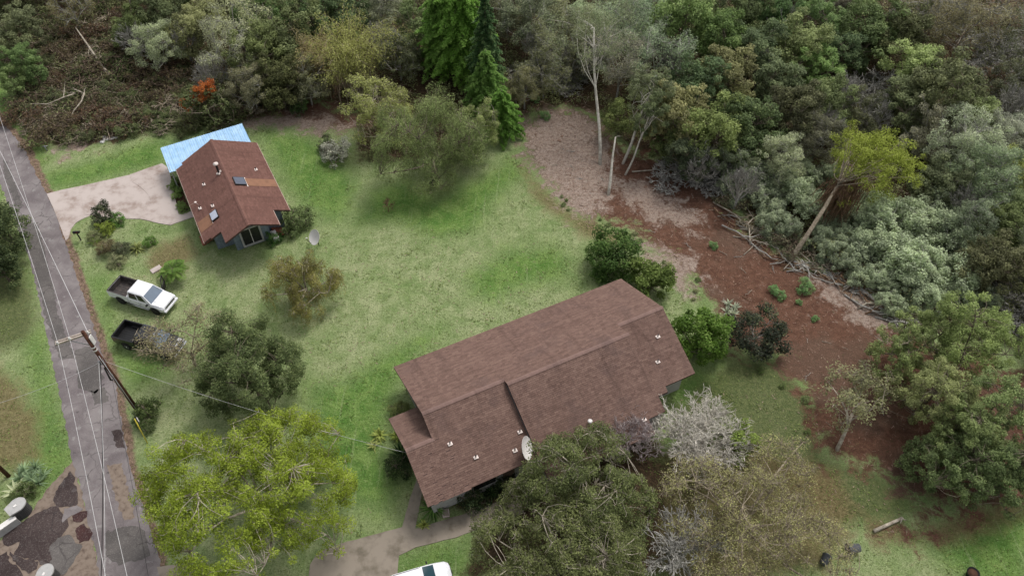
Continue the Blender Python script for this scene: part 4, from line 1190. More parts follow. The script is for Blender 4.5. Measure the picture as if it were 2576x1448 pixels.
def skeleton(r, mb, centres, trunk_h, trunk_r, lean=(0, 0), n_prim=6, sides=6, twig_r=0.02, fork=0.35):
    """trunk plus limbs reaching every clump"""
    c = centres
    top = np.array([lean[0], lean[1], trunk_h])
    tr = curve3((0, 0, -0.15), top, r, 0.04, 6)
    mb.tube(tr, np.linspace(trunk_r, trunk_r * 0.6, 6), max(6, sides + 1), r.random())
    nodes = [(np.array(p), trunk_r * 0.5) for p in tr[3:]]
    # primary limbs to spread-out clumps
    rem = list(range(len(c))); prim = []
    if rem:
        cur = int(np.argmax(c[:, 2])); prim.append(cur)
        while len(prim) < min(n_prim, len(c)):
            d = np.min([np.linalg.norm(c - c[k], axis=1) for k in prim], axis=0)
            prim.append(int(np.argmax(d)))
    for k in prim:
        s = tr[3 + r.integers(0, 3)]
        pts = curve3(s, c[k], r, 0.14, 6, 0.06)
        rr_ = trunk_r * r.uniform(0.34, 0.5)
        mb.tube(pts, np.linspace(rr_, twig_r * 1.3, 6), sides, r.random())
        nodes += [(np.array(p), rr_ * 0.6) for p in pts[2:]]
    N = np.array([q for q, _ in nodes])
    for k in rem:
        if k in prim: continue
        d = np.linalg.norm(N - c[k], axis=1) + np.where(N[:, 2] > c[k][2], 0.7, 0)
        j = int(np.argmin(d))
        pts = curve3(N[j], c[k], r, 0.16, 4)
        mb.tube(pts, np.linspace(max(twig_r * 1.2, nodes[j][1] * 0.45), twig_r * 0.6, 4), max(3, sides - 2), r.random(), False)

def crown_centres(r, n, R, zc, hz, low=-0.45, inner=0.55, lob=0.25, nl=None):
    """clump centres on the skins of several overlapping lobes"""
    nl = nl or int(5 + r.integers(0, 4))
    ld = unit(r, nl); ld[:, 2] = np.abs(ld[:, 2]) * 0.9 - 0.25
    ld[0] = (0.05, 0.0, 0.55)
    az0 = r.uniform(0, 6.28)
    for i in range(1, nl):                       # spread the lobes round the trunk
        a = az0 + 2 * math.pi * i / (nl - 1) + r.normal(0, 0.25); h = math.sqrt(max(0.05, 1 - ld[i, 2] ** 2))
        ld[i, :2] = (math.cos(a) * h, math.sin(a) * h)
    dist = r.uniform(0.42, 0.42 + 0.9 * lob, nl) + 0.08; dist[0] = 0.45
    lc = ld * dist[:, None]; lr = r.uniform(0.36, 0.58, nl); lr[0] = 0.52
    out = []
    while len(out) < n:
        k = int(r.choice(nl, p=lr ** 2 / np.sum(lr ** 2)))
        d = unit(r, 1)[0]
        if d[2] < low: continue
        q = lc[k] + d * lr[k] * r.uniform(0.72, 1.04)
        if r.random() < 0.10: q = lc[k] + d * lr[k] * r.uniform(1.1, 1.3)
        ins = np.linalg.norm(lc - q, axis=1) / lr
        ins[k] = 9
        if ins.min() < 0.62 and r.random() > 0.12: continue
        out.append(q)
    q = np.array(out)
    lo, hi = np.percentile(q, 4, axis=0), np.percentile(q, 96, axis=0)
    q = (q - (lo + hi) / 2) / ((hi - lo) / 2)          # fills -1..1 on every axis
    q = np.clip(q, -1.12, 1.12)
    return np.stack([q[:, 0] * R * 0.95, q[:, 1] * R * 0.95, zc + q[:, 2] * hz * 0.9], 1)

def twiggy(r, mb, centres, radii, per, rad=0.012):
    for c, R in zip(centres, radii):
        for _ in range(per):
            d = unit(r, 1)[0]; d[2] = abs(d[2]) * 0.8 + 0.1
            e = c + d * R * r.uniform(0.7, 1.3)
            mb.tube([c, (c + e) / 2 + r.normal(0, 0.08 * R, 3), e], [rad * 1.6, rad * 1.2, rad * 0.5], 3, r.random(), False)

def make_broad(seed, R, H, zc, hz, n_cl, per, size, cl_r=0.30, trunk_r=0.16, n_prim=7, aspect=0.55, lob=0.25, low=-0.45, inner=0.5, twigs=0, fork_h=None, tint_amp=0.55, flat=0.75):
    r = np.random.default_rng(seed)
    C = crown_centres(r, n_cl, R * (1 - cl_r * 0.6), zc, hz * (1 - cl_r * 0.5), low, inner, lob)
    rad = R * cl_r * r.uniform(0.65, 1.3, len(C))
    mb = MB()
    skeleton(r, mb, C, fork_h if fork_h else max(0.4, zc - hz * 0.55), trunk_r, (r.normal(0, 0.15), r.normal(0, 0.15)), n_prim, 6)
    if twigs: twiggy(r, mb, C, rad, twigs)
    V, t = crown_leaves(r, C, rad, per, size, aspect, flat, tint_amp=tint_amp)
    return mb, V, t

def make_weep(seed, R, zc, hz, n_cl, strands, length, size, trunk_r=0.2, twigs=2):
    r = np.random.default_rng(seed)
    C = crown_centres(r, n_cl, R * 0.92, zc, hz * 0.92, -0.3, 0.45, 0.45)
    rad = R * 0.16 * r.uniform(0.7, 1.3, len(C))
    mb = MB(); skeleton(r, mb, C, max(0.5, zc - hz * 0.6), trunk_r, (0, 0), 8, 6)
    twiggy(r, mb, C, rad, twigs, 0.014)
    idx = r.integers(0, len(C), strands)
    S = C[idx] + unit(r, strands) * rad[idx][:, None] * r.uniform(0.3, 1.2, strands)[:, None]
    V, t = hang_leaves(r, S, length, 14, size)
    V[..., 2] = np.maximum(V[..., 2], 0.05)
    V2, t2 = crown_leaves(r, C, rad, 150, size * 0.9, 0.4, tint_amp=0.9)
    return mb, np.concatenate([V, V2]), np.concatenate([t, t2])

def make_conifer(seed, H, R, tiers, size, droop=0.25, base=0.12, per=46):
    r = np.random.default_rng(seed); mb = MB()
    mb.tube([(0, 0, -0.15), (0, 0, H * 0.5), (0, 0, H)], [H * 0.018, H * 0.011, 0.03], 7)
    Vs, Ts = [], []
    for i in range(tiers):
        u = base + (1 - base) * i / tiers; z = H * u
        L0 = R * (1 - u ** 1.6) ** 0.9 * r.uniform(0.85, 1.12) + 0.25
        nb = 7 if i < tiers * 0.7 else 5
        ph = r.uniform(0, 6.28)
        for k in range(nb):
            a = ph + 2 * math.pi * k / nb + r.normal(0, 0.12); L = L0 * r.uniform(0.75, 1.1)
            d = np.array([math.cos(a), math.sin(a), 0.0])
            tip = np.array([0, 0, z]) + d * L + np.array([0, 0, 0.12 * L - droop * L])
            midp = np.array([0, 0, z]) + d * L * 0.5 + np.array([0, 0, 0.12 * L])
            mb.tube([(0, 0, z), midp, tip], [0.03, 0.02, 0.008], 3, r.random(), False)
            n = int(per * (0.4 + L / R))
            s = r.random(n) ** 0.8
            P = np.where((s < 0.5)[:, None], np.array([0, 0, z]) * (1 - 2 * s[:, None]) + midp * 2 * s[:, None], midp * (2 - 2 * s[:, None]) + tip * (2 * s[:, None] - 1))
            side = np.array([-d[1], d[0], 0.0])
            sgn = r.choice([-1, 1], n)
            w = L * 0.22 * np.sin(np.pi * np.clip(s * 0.9 + 0.1, 0, 1)) * r.random(n)
            P = P + side * (sgn * w)[:, None] + np.stack([np.zeros(n), np.zeros(n), r.normal(0, 0.07, n) + 0.05], 1)
            ax = d[None] * 0.6 + side[None] * sgn[:, None] * 0.7 + r.normal(0, 0.3, (n, 3)) + np.array([0, 0, 0.15])
            ax /= np.linalg.norm(ax, axis=1, keepdims=True)
            N = unit(r, n) * 0.5 + np.array([0, 0, 0.9]); N /= np.linalg.norm(N, axis=1, keepdims=True)
            Vs.append(leaf_quads(r, P, N, size, 0.35, ax)); tt = r.random()
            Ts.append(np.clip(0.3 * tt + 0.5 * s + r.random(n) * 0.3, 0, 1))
    return mb, np.concatenate(Vs), np.concatenate(Ts)

def make_bamboo(seed, R, H, culms, size):
    r = np.random.default_rng(seed); mb = MB(); Vs, Ts = [], []
    for i in range(culms):
        b = r.normal(0, R * 0.22, 2); a = r.uniform(0, 6.28); out = R * r.uniform(0.25, 1.0); h = H * r.uniform(0.65, 1.05)
        pts = []
        for t in np.linspace(0, 1, 8):
            pts.append(np.array([b[0] + math.cos(a) * out * t ** 2.2, b[1] + math.sin(a) * out * t ** 2.2, h * (t - 0.30 * t ** 4) / 0.75]))
        mb.tube(pts, np.linspace(0.045, 0.01, 8), 4, r.random(), False)
        n = 150; s = r.uniform(0.35, 1.0, n); f = s * 7; i0 = np.minimum(f.astype(int), 6); fr = (f - i0)[:, None]
        PP = np.array(pts); P = PP[i0] * (1 - fr) + PP[i0 + 1] * fr
        P = P + unit(r, n) * (r.random(n) ** 0.5 * 0.6 * (0.5 + s))[:, None]
        P[:, 2] -= r.random(n) * 0.35
        ax = unit(r, n) + np.array([math.cos(a), math.sin(a), -0.9]); ax /= np.linalg.norm(ax, axis=1, keepdims=True)
        N = unit(r, n) * 0.6 + np.array([0, 0, 0.7]); N /= np.linalg.norm(N, axis=1, keepdims=True)
        Vs.append(leaf_quads(r, P, N, size, 0.3, ax)); Ts.append(np.clip(r.random() * 0.5 + r.random(n) * 0.5, 0, 1))
    return mb, np.concatenate(Vs), np.concatenate(Ts)

def make_bare(seed, H, R, depth=5, r0=0.14, split=3, spread=0.55, leaf=0, leaf_size=0.12, upness=0.25, start=0.28, rmin=0.010):
    r = np.random.default_rng(seed); mb = MB(); tips = []
    def rec(p, d, L, rad, k):
        n = 3; pts = [p]
        for i in range(n):
            d = d + r.normal(0, 0.14, 3); d[2] += upness * 0.12; d = d / np.linalg.norm(d)
            p = p + d * L / n; p[2] = max(p[2], 0.1); pts.append(p)
        mb.tube(pts, np.linspace(max(rad, rmin * 1.6), max(rad * 0.62, rmin), n + 1), 6 if k > 3 else 3, r.random(), False)
        if k == 0:
            tips.append(p); return
        for j in range(split if k < depth else split + 1):
            e = r.normal(0, spread, 3) ; e[2] += upness * 0.4
            q = d + e; q = q / np.linalg.norm(q)
            s = pts[-1] if r.random() < 0.6 else pts[-2]
            rec(s, q, L * r.uniform(0.6, 0.86), rad * 0.55, k - 1)
    rec(np.zeros(3) + np.array([0, 0, -0.1]), np.array([0, 0, 1.0]), H * start, r0, depth)
    allv = np.array(mb.v)
    hx = np.percentile(np.abs(allv[:, :2]), 97); hz = allv[:, 2].max()
    sx, sz = R / hx, H / hz
    mb.v = [(x * sx, y * sx, z * sz) for x, y, z in mb.v]
    V = t = None
    if leaf:
        T = np.array(tips) * np.array([sx, sx, sz])
        idx = r.integers(0, len(T), leaf)
        P = T[idx] + r.normal(0, 0.15, (leaf, 3))
        N = unit(r, leaf) + np.array([0, 0, 0.4]); N /= np.linalg.norm(N, axis=1, keepdims=True)
        V = leaf_quads(r, P, N, leaf_size, 0.5); t = r.random(leaf)
    return mb, V, t

def make_fan(seed, H, R, stems=11, depth=4, r0=0.09, split=3, rmin=0.010):
    """several stems fanning out of one base into a wide twiggy head"""
    r = np.random.default_rng(seed); mb = MB()
    def rec(p, d, L, rad, k):
        pts = [p]
        for i in range(3):
            d = d + r.normal(0, 0.16, 3); d[2] += 0.05; d = d / np.linalg.norm(d)
            p = p + d * L / 3; pts.append(p)
        mb.tube(pts, np.linspace(max(rad, rmin * 1.4), max(rad * 0.6, rmin), 4), 5 if k > 2 else 3, r.random(), False)
        if k == 0: return
        for j in range(split + (k == depth)):
            e = d + r.normal(0, 0.42, 3); e[2] = abs(e[2]) * 0.8 + 0.1; e = e / np.linalg.norm(e)
            rec(pts[2 + (j % 2)], e, L * r.uniform(0.55, 0.8), rad * 0.55, k - 1)
    mb.tube([(0, 0, -0.2), (0.03, 0.02, 0.3), (0, 0, 0.6)], [r0 * 2.2, r0 * 1.9, r0 * 1.6], 8)
    for i in range(stems):
        a = 2 * math.pi * i / stems + r.normal(0, 0.2); el = r.uniform(0.6, 1.35)
        rec(np.array([0, 0, 0.5]), np.array([math.cos(a) * math.cos(el), math.sin(a) * math.cos(el), math.sin(el)]), 1.0, r0, depth)
    v = np.array(mb.v); sx = R / np.percentile(np.abs(v[:, :2]), 97); sz = H / v[:, 2].max()
    mb.v = [(x * sx, y * sx, z * sz) for x, y, z in mb.v]
    return mb, None, None

def make_rosette(seed, n, L, w, up=0.7, droop=0.5, stripes=False):
    """sword leaves from one point (agave, yucca, fern, lily)"""
    r = np.random.default_rng(seed); V, T = [], []
    for i in range(n):
        a = r.uniform(0, 6.28); el = r.uniform(0.15, 1.45) * up; l = L * r.uniform(0.7, 1.15)
        d = np.array([math.cos(a) * math.cos(el), math.sin(a) * math.cos(el), math.sin(el)])
        side = np.array([-math.sin(a), math.cos(a), 0]); tt = r.random()
        prev = None
        for k in range(6):
            t = k / 5; p = d * l * t + np.array([0, 0, -droop * l * t ** 2.4]); p[2] = max(p[2], 0.03)
            ww = w * (0.7 + 0.6 * math.sin(math.pi * min(1, t * 1.1 + 0.1))) * (1 - t ** 3)
            nrm = np.array([0, 0, 0.15 * ww])
            cur = (p - side * ww / 2 + nrm, p, p + side * ww / 2 + nrm)
            if prev is not None:
                V.append([prev[0], prev[1], cur[1], cur[0]]); V.append([prev[1], prev[2], cur[2], cur[1]])
                T += [tt, min(1, tt + (0.6 if stripes else 0.15))]
            prev = cur
    return np.array(V), np.array(T)

def make_palm(seed, H, fr, L):
    r = np.random.default_rng(seed); mb = MB()
    mb.tube([(0, 0, -0.1), (0.03, 0, H * 0.5), (0, 0, H)], [0.12, 0.10, 0.09], 8)
    V, T = [], []
    for i in range(fr):
        a = 2.4 * i + r.normal(0, 0.1); el = r.uniform(0.0, 1.1)
        d = np.array([math.cos(a) * math.cos(el), math.sin(a) * math.cos(el), math.sin(el)]); side = np.array([-math.sin(a), math.cos(a), 0]); l = L * r.uniform(0.8, 1.1)
        pts = [np.array([0, 0, H]) + d * l * t + np.array([0, 0, -0.55 * l * t * t]) for t in np.linspace(0, 1, 12)]
        mb.tube([pts[0], pts[5], pts[11]], [0.018, 0.012, 0.004], 3, 0.5, False)
        tt = r.random() * 0.6
        for k in range(1, 12):
            wl = l * 0.36 * math.sin(math.pi * (0.15 + 0.8 * k / 12))
            for s in (-1, 1):
                for jj in range(2):
                    q = pts[k] + (pts[k] - pts[k - 1]) * (0.5 * jj)
                    e = q + side * s * wl * 0.8 + d * wl * 0.45 + np.array([0, 0, -wl * 0.35])
                    m_ = (q + e) / 2; w = np.cross(e - q, [0, 0, 1.0]); w = w / (np.linalg.norm(w) + 1e-9) * 0.035
                    V.append([q, m_ + w, e, m_ - w]); T.append(min(1, tt + r.random() * 0.4))
    return mb, np.array(V), np.array(T)

# ------------------------------------------------------------------ vegetation: placing
def col4(c, k=1.55): return tuple(x * k for x in srgb(*c)[:3]) + (1.0,)

def plant_from(meshes, name, label, cat, loc, colour, scale=1.0, rotz=0.0, group=None, parts=('trunk', 'crown'), sz=None, tilt=(0, 0)):
    t = thing(name, label, cat, loc, rotz, group)
    t.scale = (scale, scale, sz if sz else scale)
    t.rotation_euler = (tilt[0], tilt[1], rotz)
    tm, lm = meshes
    if tm is not None:
        o = link(parts[0], tm, None, t)
    if lm is not None:
        o = link(parts[1], lm, None, t); o.color = colour
    return t

def meshes_of(res, bark='bark'):
    mb, V, t = res
    return (mb.mesh('trunk', M[bark]) if mb is not None and mb.v else None, np_quads('crown', V, t, M['leaf']) if V is not None else None)

def at_crown(px, py, zc):
    p = g(px, py, zc); return Vector((p.x, p.y, 0)), ppm(p)

# ---- prototypes (radius 1 m crowns, scaled when placed)
PROTO = {}
for i in range(5):
    PROTO['broad%d' % i] = meshes_of(make_broad(100 + i, 3.0, 7, 4.3, 2.9, 110, 130, 0.21, 0.19, 0.15, lob=0.3))
for i in range(4):
    PROTO['fine%d' % i] = meshes_of(make_broad(120 + i, 3.0, 7, 4.2, 2.9, 120, 115, 0.18, 0.18, 0.14, aspect=0.4, lob=0.35, twigs=2), 'bark_grey')
for i in range(3):
    PROTO['sparse%d' % i] = meshes_of(make_broad(140 + i, 3.0, 8, 5.0, 3.1, 90, 62, 0.19, 0.20, 0.13, aspect=0.35, lob=0.4, twigs=5), 'bark_grey')
for i in range(3):
    PROTO['vine%d' % i] = meshes_of(make_broad(160 + i, 3.0, 4, 1.7, 2.0, 130, 95, 0.20, 0.17, 0.10, aspect=0.6, lob=0.4, low=-0.2, twigs=2, flat=0.9), 'bark_grey')
for i in range(3):
    PROTO['bush%d' % i] = meshes_of(make_broad(180 + i, 1.0, 1.6, 0.75, 0.8, 60, 46, 0.11, 0.24, 0.05, n_prim=6, low=-0.75, fork_h=0.25))
PROTO['brush0'] = meshes_of(make_bare(210, 1.7, 2.2, 5, 0.05, 3, 0.9, 2000, 0.17, -0.2, 0.22, 0.007), 'bark_dark')
PROTO['brush1'] = meshes_of(make_bare(211, 1.5, 2.4, 5, 0.05, 3, 1.0, 2000, 0.17, -0.25, 0.2, 0.007), 'bark_dark')
PROTO['deadpile'] = meshes_of(make_bare(212, 1.6, 2.8, 5, 0.022, 4, 0.95, 0, 0.1, -0.15, 0.2, 0.004), 'bark_grey')
PROTO['slash'] = meshes_of(make_bare(213, 1.6, 2.8, 5, 0.026, 3, 0.95, 700, 0.18, -0.15, 0.2, 0.006), 'twig')

KINDS = {   # kind: (prototype family, sRGB foliage colour, label, centre height per unit radius)
    'dg': ('broad', (84, 94, 60), 'dark green rounded tree in the forest behind the clearing'),
    'og': ('broad', (104, 110, 72), 'olive green rounded tree in the forest behind the clearing'),
    'gr': ('broad', (90, 106, 64), 'mid green leafy tree in the forest behind the clearing'),
    'lt': ('broad', (124, 134, 80), 'light green leafy tree standing out in the forest behind the clearing'),
    'gg': ('fine', (120, 128, 104), 'grey-green fine-leaved tree in the forest behind the clearing'),
    'dk': ('fine', (92, 94, 72), 'dull dark fine-leaved tree in the forest behind the clearing'),
    'br': ('sparse', (104, 98, 76), 'thin brownish tree in the forest behind the clearing'),
    'gs': ('sparse', (132, 136, 114), 'thin grey-green tree with bare twigs in the forest behind the clearing'),
}
LANDMARKS = [((1495, 200), 'behind the tall gum tree'), ((1985, 40), 'round the silvery dead crown'), ((2430, 110), 'near the twisted pale dead trunk'), ((2200, 400), 'around the bright yellow-green leaning tree'), ((2300, 640), 'above the vine thickets'), ((1800, 420), 'along the upper rim of the red dirt'), ((1250, 120), 'beside the tall conifers'), ((2190, 215), 'next to the pale broken dead branches'), ((1845, 120), 'by the small pale dead top'), ((2520, 640), 'behind the trees overhanging the dirt'), ((1690, 250), 'right of the leaning gum trunks'), ((2470, 400), 'in the grey-green stand beyond the vine thickets'),
             ((575, 120), 'round the dead brown vine-hung tree'), ((385, 120), 'near the pale forked dead tree'), ((860, 120), 'behind the bamboo clumps'), ((60, 130), 'at the lane end of the felled strip'), ((690, 180), 'on the slope above the cut bank'), ((530, 250), 'beside the orange creeper'), ((200, 60), 'at the top of the felled strip')]
used = {k: 0 for k in KINDS}
frng = random.Random(21)
def forest_tree(px, py, rpx, kind, left=False, zf=1.43):
    fam, c, lab = KINDS[kind]
    n = len([k for k in PROTO if k.startswith(fam)])
    # crown centre height = zf * R ; solve R from its pixel radius
    R = 3.0
    for _ in range(4):
        base, s = at_crown(px, py, zf * R); R = max(1.3, rpx / s)
    sc = R / 3.0
    used[kind] += 1
    lab = lab.split(' in the forest')[0].split(' standing out')[0]
    if 0 <= px <= 2576 and py > -30:
        lm = min(LANDMARKS, key=lambda q: (q[0][0] - px) ** 2 + (q[0][1] - py) ** 2)[1]
        lab = ('small ' if rpx < 58 else ('large ' if rpx > 78 else '')) + lab + ' ' + lm
    else:
        lab = lab + (' at the back of the woods above the small house' if left else ' at the back of the forest behind the clearing')
    k = frng.uniform(0.85, 1.18)
    cc = tuple(min(255, v * k + frng.uniform(-6, 6)) for v in c)
    return plant_from(PROTO['%s%d' % (fam, used[kind] % n)], 'forest_tree', lab, 'tree', base, col4(cc, 1.85), sc, frng.uniform(0, 6.28), 'woods above the small house' if left else 'forest behind the clearing', sz=sc * frng.uniform(0.9, 1.15))

RIGHT = [(1340, 40, 75, 'gg'), (1425, 70, 85, 'dk'), (1370, 165, 70, 'br'), (1500, 20, 80, 'gg'), (1590, 70, 90, 'gs'), (1560, 160, 80, 'gs'), (1655, 150, 80, 'gs'), (1720, 50, 90, 'gr'), (1800, 110, 80, 'gr'), (1870, 40, 70, 'dg'), (1900, 120, 70, 'og'),
         (1830, 205, 75, 'og'), (1745, 215, 75, 'gr'), (2010, 115, 75, 'lt'), (2065, 70, 60, 'gr'), (2060, 180, 60, 'gr'), (1960, 205, 65, 'dg'), (2180, 55, 85, 'dg'), (2125, 130, 60, 'dg'), (2255, 80, 75, 'dg'), (2340, 40, 85, 'br'), (2440, 60, 80, 'br'), (2545, 40, 70, 'br'),
         (2305, 165, 75, 'lt'), (2365, 235, 90, 'og'), (2450, 285, 70, 'og'), (2290, 260, 70, 'og'), (2080, 265, 65, 'dg'), (1985, 290, 75, 'dg'), (1885, 310, 85, 'dg'), (1790, 325, 85, 'og'), (1700, 300, 80, 'og'), (1690, 350, 50, 'dg'), (1735, 395, 55, 'dg'), (1830, 395, 55, 'dk'),
         (2060, 350, 60, 'dk'), (1960, 395, 65, 'gg'), (2330, 330, 65, 'gg'), (2430, 370, 85, 'gg'), (2525, 330, 65, 'gg'), (2550, 430, 65, 'og'), (2480, 450, 80, 'gg'), (2370, 450, 65, 'dg'), (2520, 560, 65, 'dg'), (2500, 660, 75, 'dg'), (2565, 640, 60, 'dk'), (2440, 560, 65, 'gg'), (2560, 200, 60, 'dk'), (2180, 290, 55, 'dk'), (1480, 130, 60, 'dk'), (1320, 210, 55, 'dk'), (1950, 40, 60, 'gr'),
         (2110, 20, 60, 'dk'), (1650, 20, 70, 'gg'), (1280, 30, 60, 'dk'), (2600, 520, 60, 'dg'), (2590, 320, 60, 'gg'), (2590, 110, 70, 'br')]
for a in RIGHT: forest_tree(*a)
LEFTT = [(40, 70, 60, 'dg'), (330, 70, 50, 'dg'), (420, 40, 65, 'dg'), (505, 60, 70, 'og'), (595, 60, 85, 'gs'), (575, 150, 70, 'gs'), (660, 30, 70, 'dg'), (725, 80, 80, 'dg'), (655, 150, 70, 'dg'), (700, 205, 60, 'dg'), (630, 220, 55, 'dk'), (395, 110, 60, 'gg'), (60, 160, 45, 'gr'), (25, 195, 40, 'gr'),
         (790, 60, 65, 'dg'), (860, 30, 70, 'dg'), (960, 20, 65, 'gg'), (1050, 60, 60, 'dg'), (180, 20, 50, 'br'), (1000, 130, 60, 'dk'), (770, 200, 55, 'dk')]
for a in LEFTT: forest_tree(*a, left=True)
# the forest goes on beyond the top and right edge of the view
for i in range(46):
    u = i / 45.0
    px = -350 + 3300 * u
    forest_tree(px + frng.uniform(-30, 30), frng.choice((-60, -120, -190)) + frng.uniform(-15, 15), frng.uniform(55, 80), frng.choice(('dg', 'og', 'gg', 'dk', 'gr')), left=px < 1100)
for i in range(12):
    forest_tree(2660 + frng.uniform(0, 160), 60 + i * 95, frng.uniform(60, 85), frng.choice(('dg', 'og', 'gg', 'dk')))

# silvery leafless trees through the forest
for i in range(3): PROTO['fan%d' % i] = meshes_of(make_fan(230 + i, 5.2, 2.6, 8, 4, 0.07, 3), 'bark_grey')
for i, (px, py, rp, lm) in enumerate([(1560, 30, 45, 'behind the tall gum tree'), (1640, 95, 40, 'right of the gum crowns'), (1700, 130, 40, 'left of the green forest crowns'), (1920, 150, 40, 'below the silvery dead crown'), (2140, 230, 45, 'by the broken dead branches'), (2210, 280, 40, 'below the broken dead branches'), (2420, 330, 40, 'in the grey-green stand'), (2500, 390, 45, 'at the far side of the grey-green stand'), (2380, 330, 35, 'above the yellow-green leaning tree'), (2450, 500, 45, 'among the vine thickets'), (1870, 450, 40, 'at the upper rim of the red dirt'), (1770, 400, 40, 'beside the grey leafless bush'), (1440, 130, 50, 'between the conifers and the gum tree'), (1350, 110, 40, 'right beside the conifers'), (2290, 30, 45, 'in the brown woods'), (2400, 20, 45, 'at the top of the brown woods'), (460, 90, 40, 'above the pale forked dead tree'), (520, 170, 40, 'left of the vine-hung dead tree'), (330, 90, 35, 'above the felled strip'), (620, 110, 40, 'right of the vine-hung dead tree'), (960, 90, 40, 'behind the bamboo'), (2080, 300, 40, 'in the dark trees above the thickets'), (2560, 250, 45, 'beyond the reddish dead tree')]):
    base, sc = at_crown(px, py, 4.0); R = rp / sc
    plant_from(PROTO['fan%d' % (i % 3)], 'leafless_tree', 'silvery leafless tree ' + lm, 'tree', base, col4((120, 110, 90)), R / 2.6, frng.uniform(0, 6), 'silvery leafless trees in the woods', ('branches', 'crown'), sz=1.15)

# vine-smothered thicket
for i, (px, py, rp) in enumerate([(2150, 560, 60), (2240, 550, 80), (2340, 560, 80), (2200, 635, 70), (2300, 650, 85), (2385, 690, 75), (2270, 720, 60), (2190, 690, 45), (1900, 440, 70), (1985, 480, 60), (2060, 520, 60), (2430, 620, 70), (2340, 745, 55), (1850, 470, 45), (1960, 560, 50), (2060, 590, 45), (2420, 740, 50), (2110, 640, 50), (2150, 610, 55), (1935, 505, 50), (2010, 430, 50), (2085, 455, 55), (2480, 745, 45), (2240, 755, 40), (2330, 700, 55), (2120, 510, 50), (2500, 500, 55), (2400, 500, 60), (2290, 560, 60)]):
    R = 3.0
    for _ in range(4):
        base, s = at_crown(px, py, 0.57 * R); R = rp / s
    k = frng.uniform(0.9, 1.12)
    plant_from(PROTO['vine%d' % (i % 3)], 'vine_thicket', 'pale grey-green vine-smothered thicket ' + min((((2120, 560), 'behind the leaning yellow-green tree'), ((2200, 650), 'right of the leaning trunk above the branch-strewn rim'), ((2290, 640), 'in the middle of the thickets above the dirt'), ((2400, 700), 'behind the trees overhanging the dirt'), ((1880, 460), 'at the upper rim of the red dirt'), ((2040, 560), 'left of the leaning trunk'), ((2340, 550), 'below the grey-green stand')), key=lambda q: (q[0][0] - px) ** 2 + (q[0][1] - py) ** 2)[1], 'thicket', base, col4((136 * k, 146 * k, 118 * k), 1.7), R / 3, frng.uniform(0, 6), 'vine thickets above the dirt', ('stems', 'foliage'))

def hero(res, name, label, px, py, zc, colour, bark='bark', cat='tree', parts=('trunk', 'crown'), rot=0.0, tilt=(0, 0)):
    base, s = at_crown(px, py, zc)
    return plant_from(meshes_of(res, bark), name, label, cat, base, col4(colour), 1.0, rot, None, parts, tilt=tilt)
def rad_at(px, py, zc, rpx): return rpx / at_crown(px, py, zc)[1]

# big yellow-green tree by the lane
zc = 5.6; R = rad_at(620, 1195, zc, 240)
hero(make_broad(301, R, 9, zc, 3.6, 580, 165, 0.125, 0.085, 0.24, n_prim=14, lob=0.3, twigs=2, fork_h=1.6, tint_amp=0.9, low=-0.3), 'yellow_green_tree', 'broad yellow-green tree with pale branches beside the lane', 625, 1215, zc, (112, 126, 36), 'bark_pale')
zc = 4.4; R = rad_at(615, 920, zc, 122)
hero(make_broad(302, R, 8, zc, 3.2, 280, 180, 0.14, 0.135, 0.24, lob=0.25, fork_h=1.5), 'lawn_tree', 'dense dark olive tree behind the yellow-green tree', 622, 918, zc, (78, 90, 54))
zc = 3.6; R = rad_at(458, 850, zc, 106)
hero(make_broad(303, R, 5, zc, 1.9, 52, 60, 0.16, 0.25, 0.15, inner=0.35, twigs=9, fork_h=1.5), 'thin_tree', 'thin grey-brown tree with sparse leaves over the black pickup', 458, 856, zc, (118, 112, 84), 'twig')
zc = 3.0; R = rad_at(762, 700, zc, 88)
hero(make_weep(304, R, zc, 2.5, 90, 900, 1.6, 0.15, 0.18, 4), 'weeping_tree', 'weeping yellow-brown tree on the lawn below the white dish', 762, 700, zc, (116, 112, 62), 'bark_pale')
# spreading grey-green lawn tree: three joined masses of one tree
zc = 4.6; R = rad_at(1085, 345, zc, 130)
hero(make_weep(305, R, zc, 4.0, 240, 1500, 0.9, 0.16, 0.34, 2), 'spreading_tree', 'broad drooping grey-green tree at the back of the lawn with a tyre at its foot', 1085, 345, zc, (110, 122, 76), 'bark')
zc = 4.6; R = rad_at(955, 262, zc, 82)
hero(make_broad(306, R, 6, zc, 2.8, 90, 95, 0.19, 0.19, 0.2, lob=0.45, twigs=3, fork_h=1.4), 'pale_olive_tree', 'pale olive tree with open branching between the bamboo and the drooping tree', 952, 262, zc, (134, 138, 84), 'bark_pale')
zc = 3.6; R = rad_at(1195, 318, zc, 56)
hero(make_weep(307, R, zc, 2.6, 70, 500, 0.9, 0.15, 0.14, 3), 'spreading_tree', 'small pale drooping tree between the broad drooping tree and the conifers', 1195, 318, zc, (122, 132, 82), 'bark_pale')
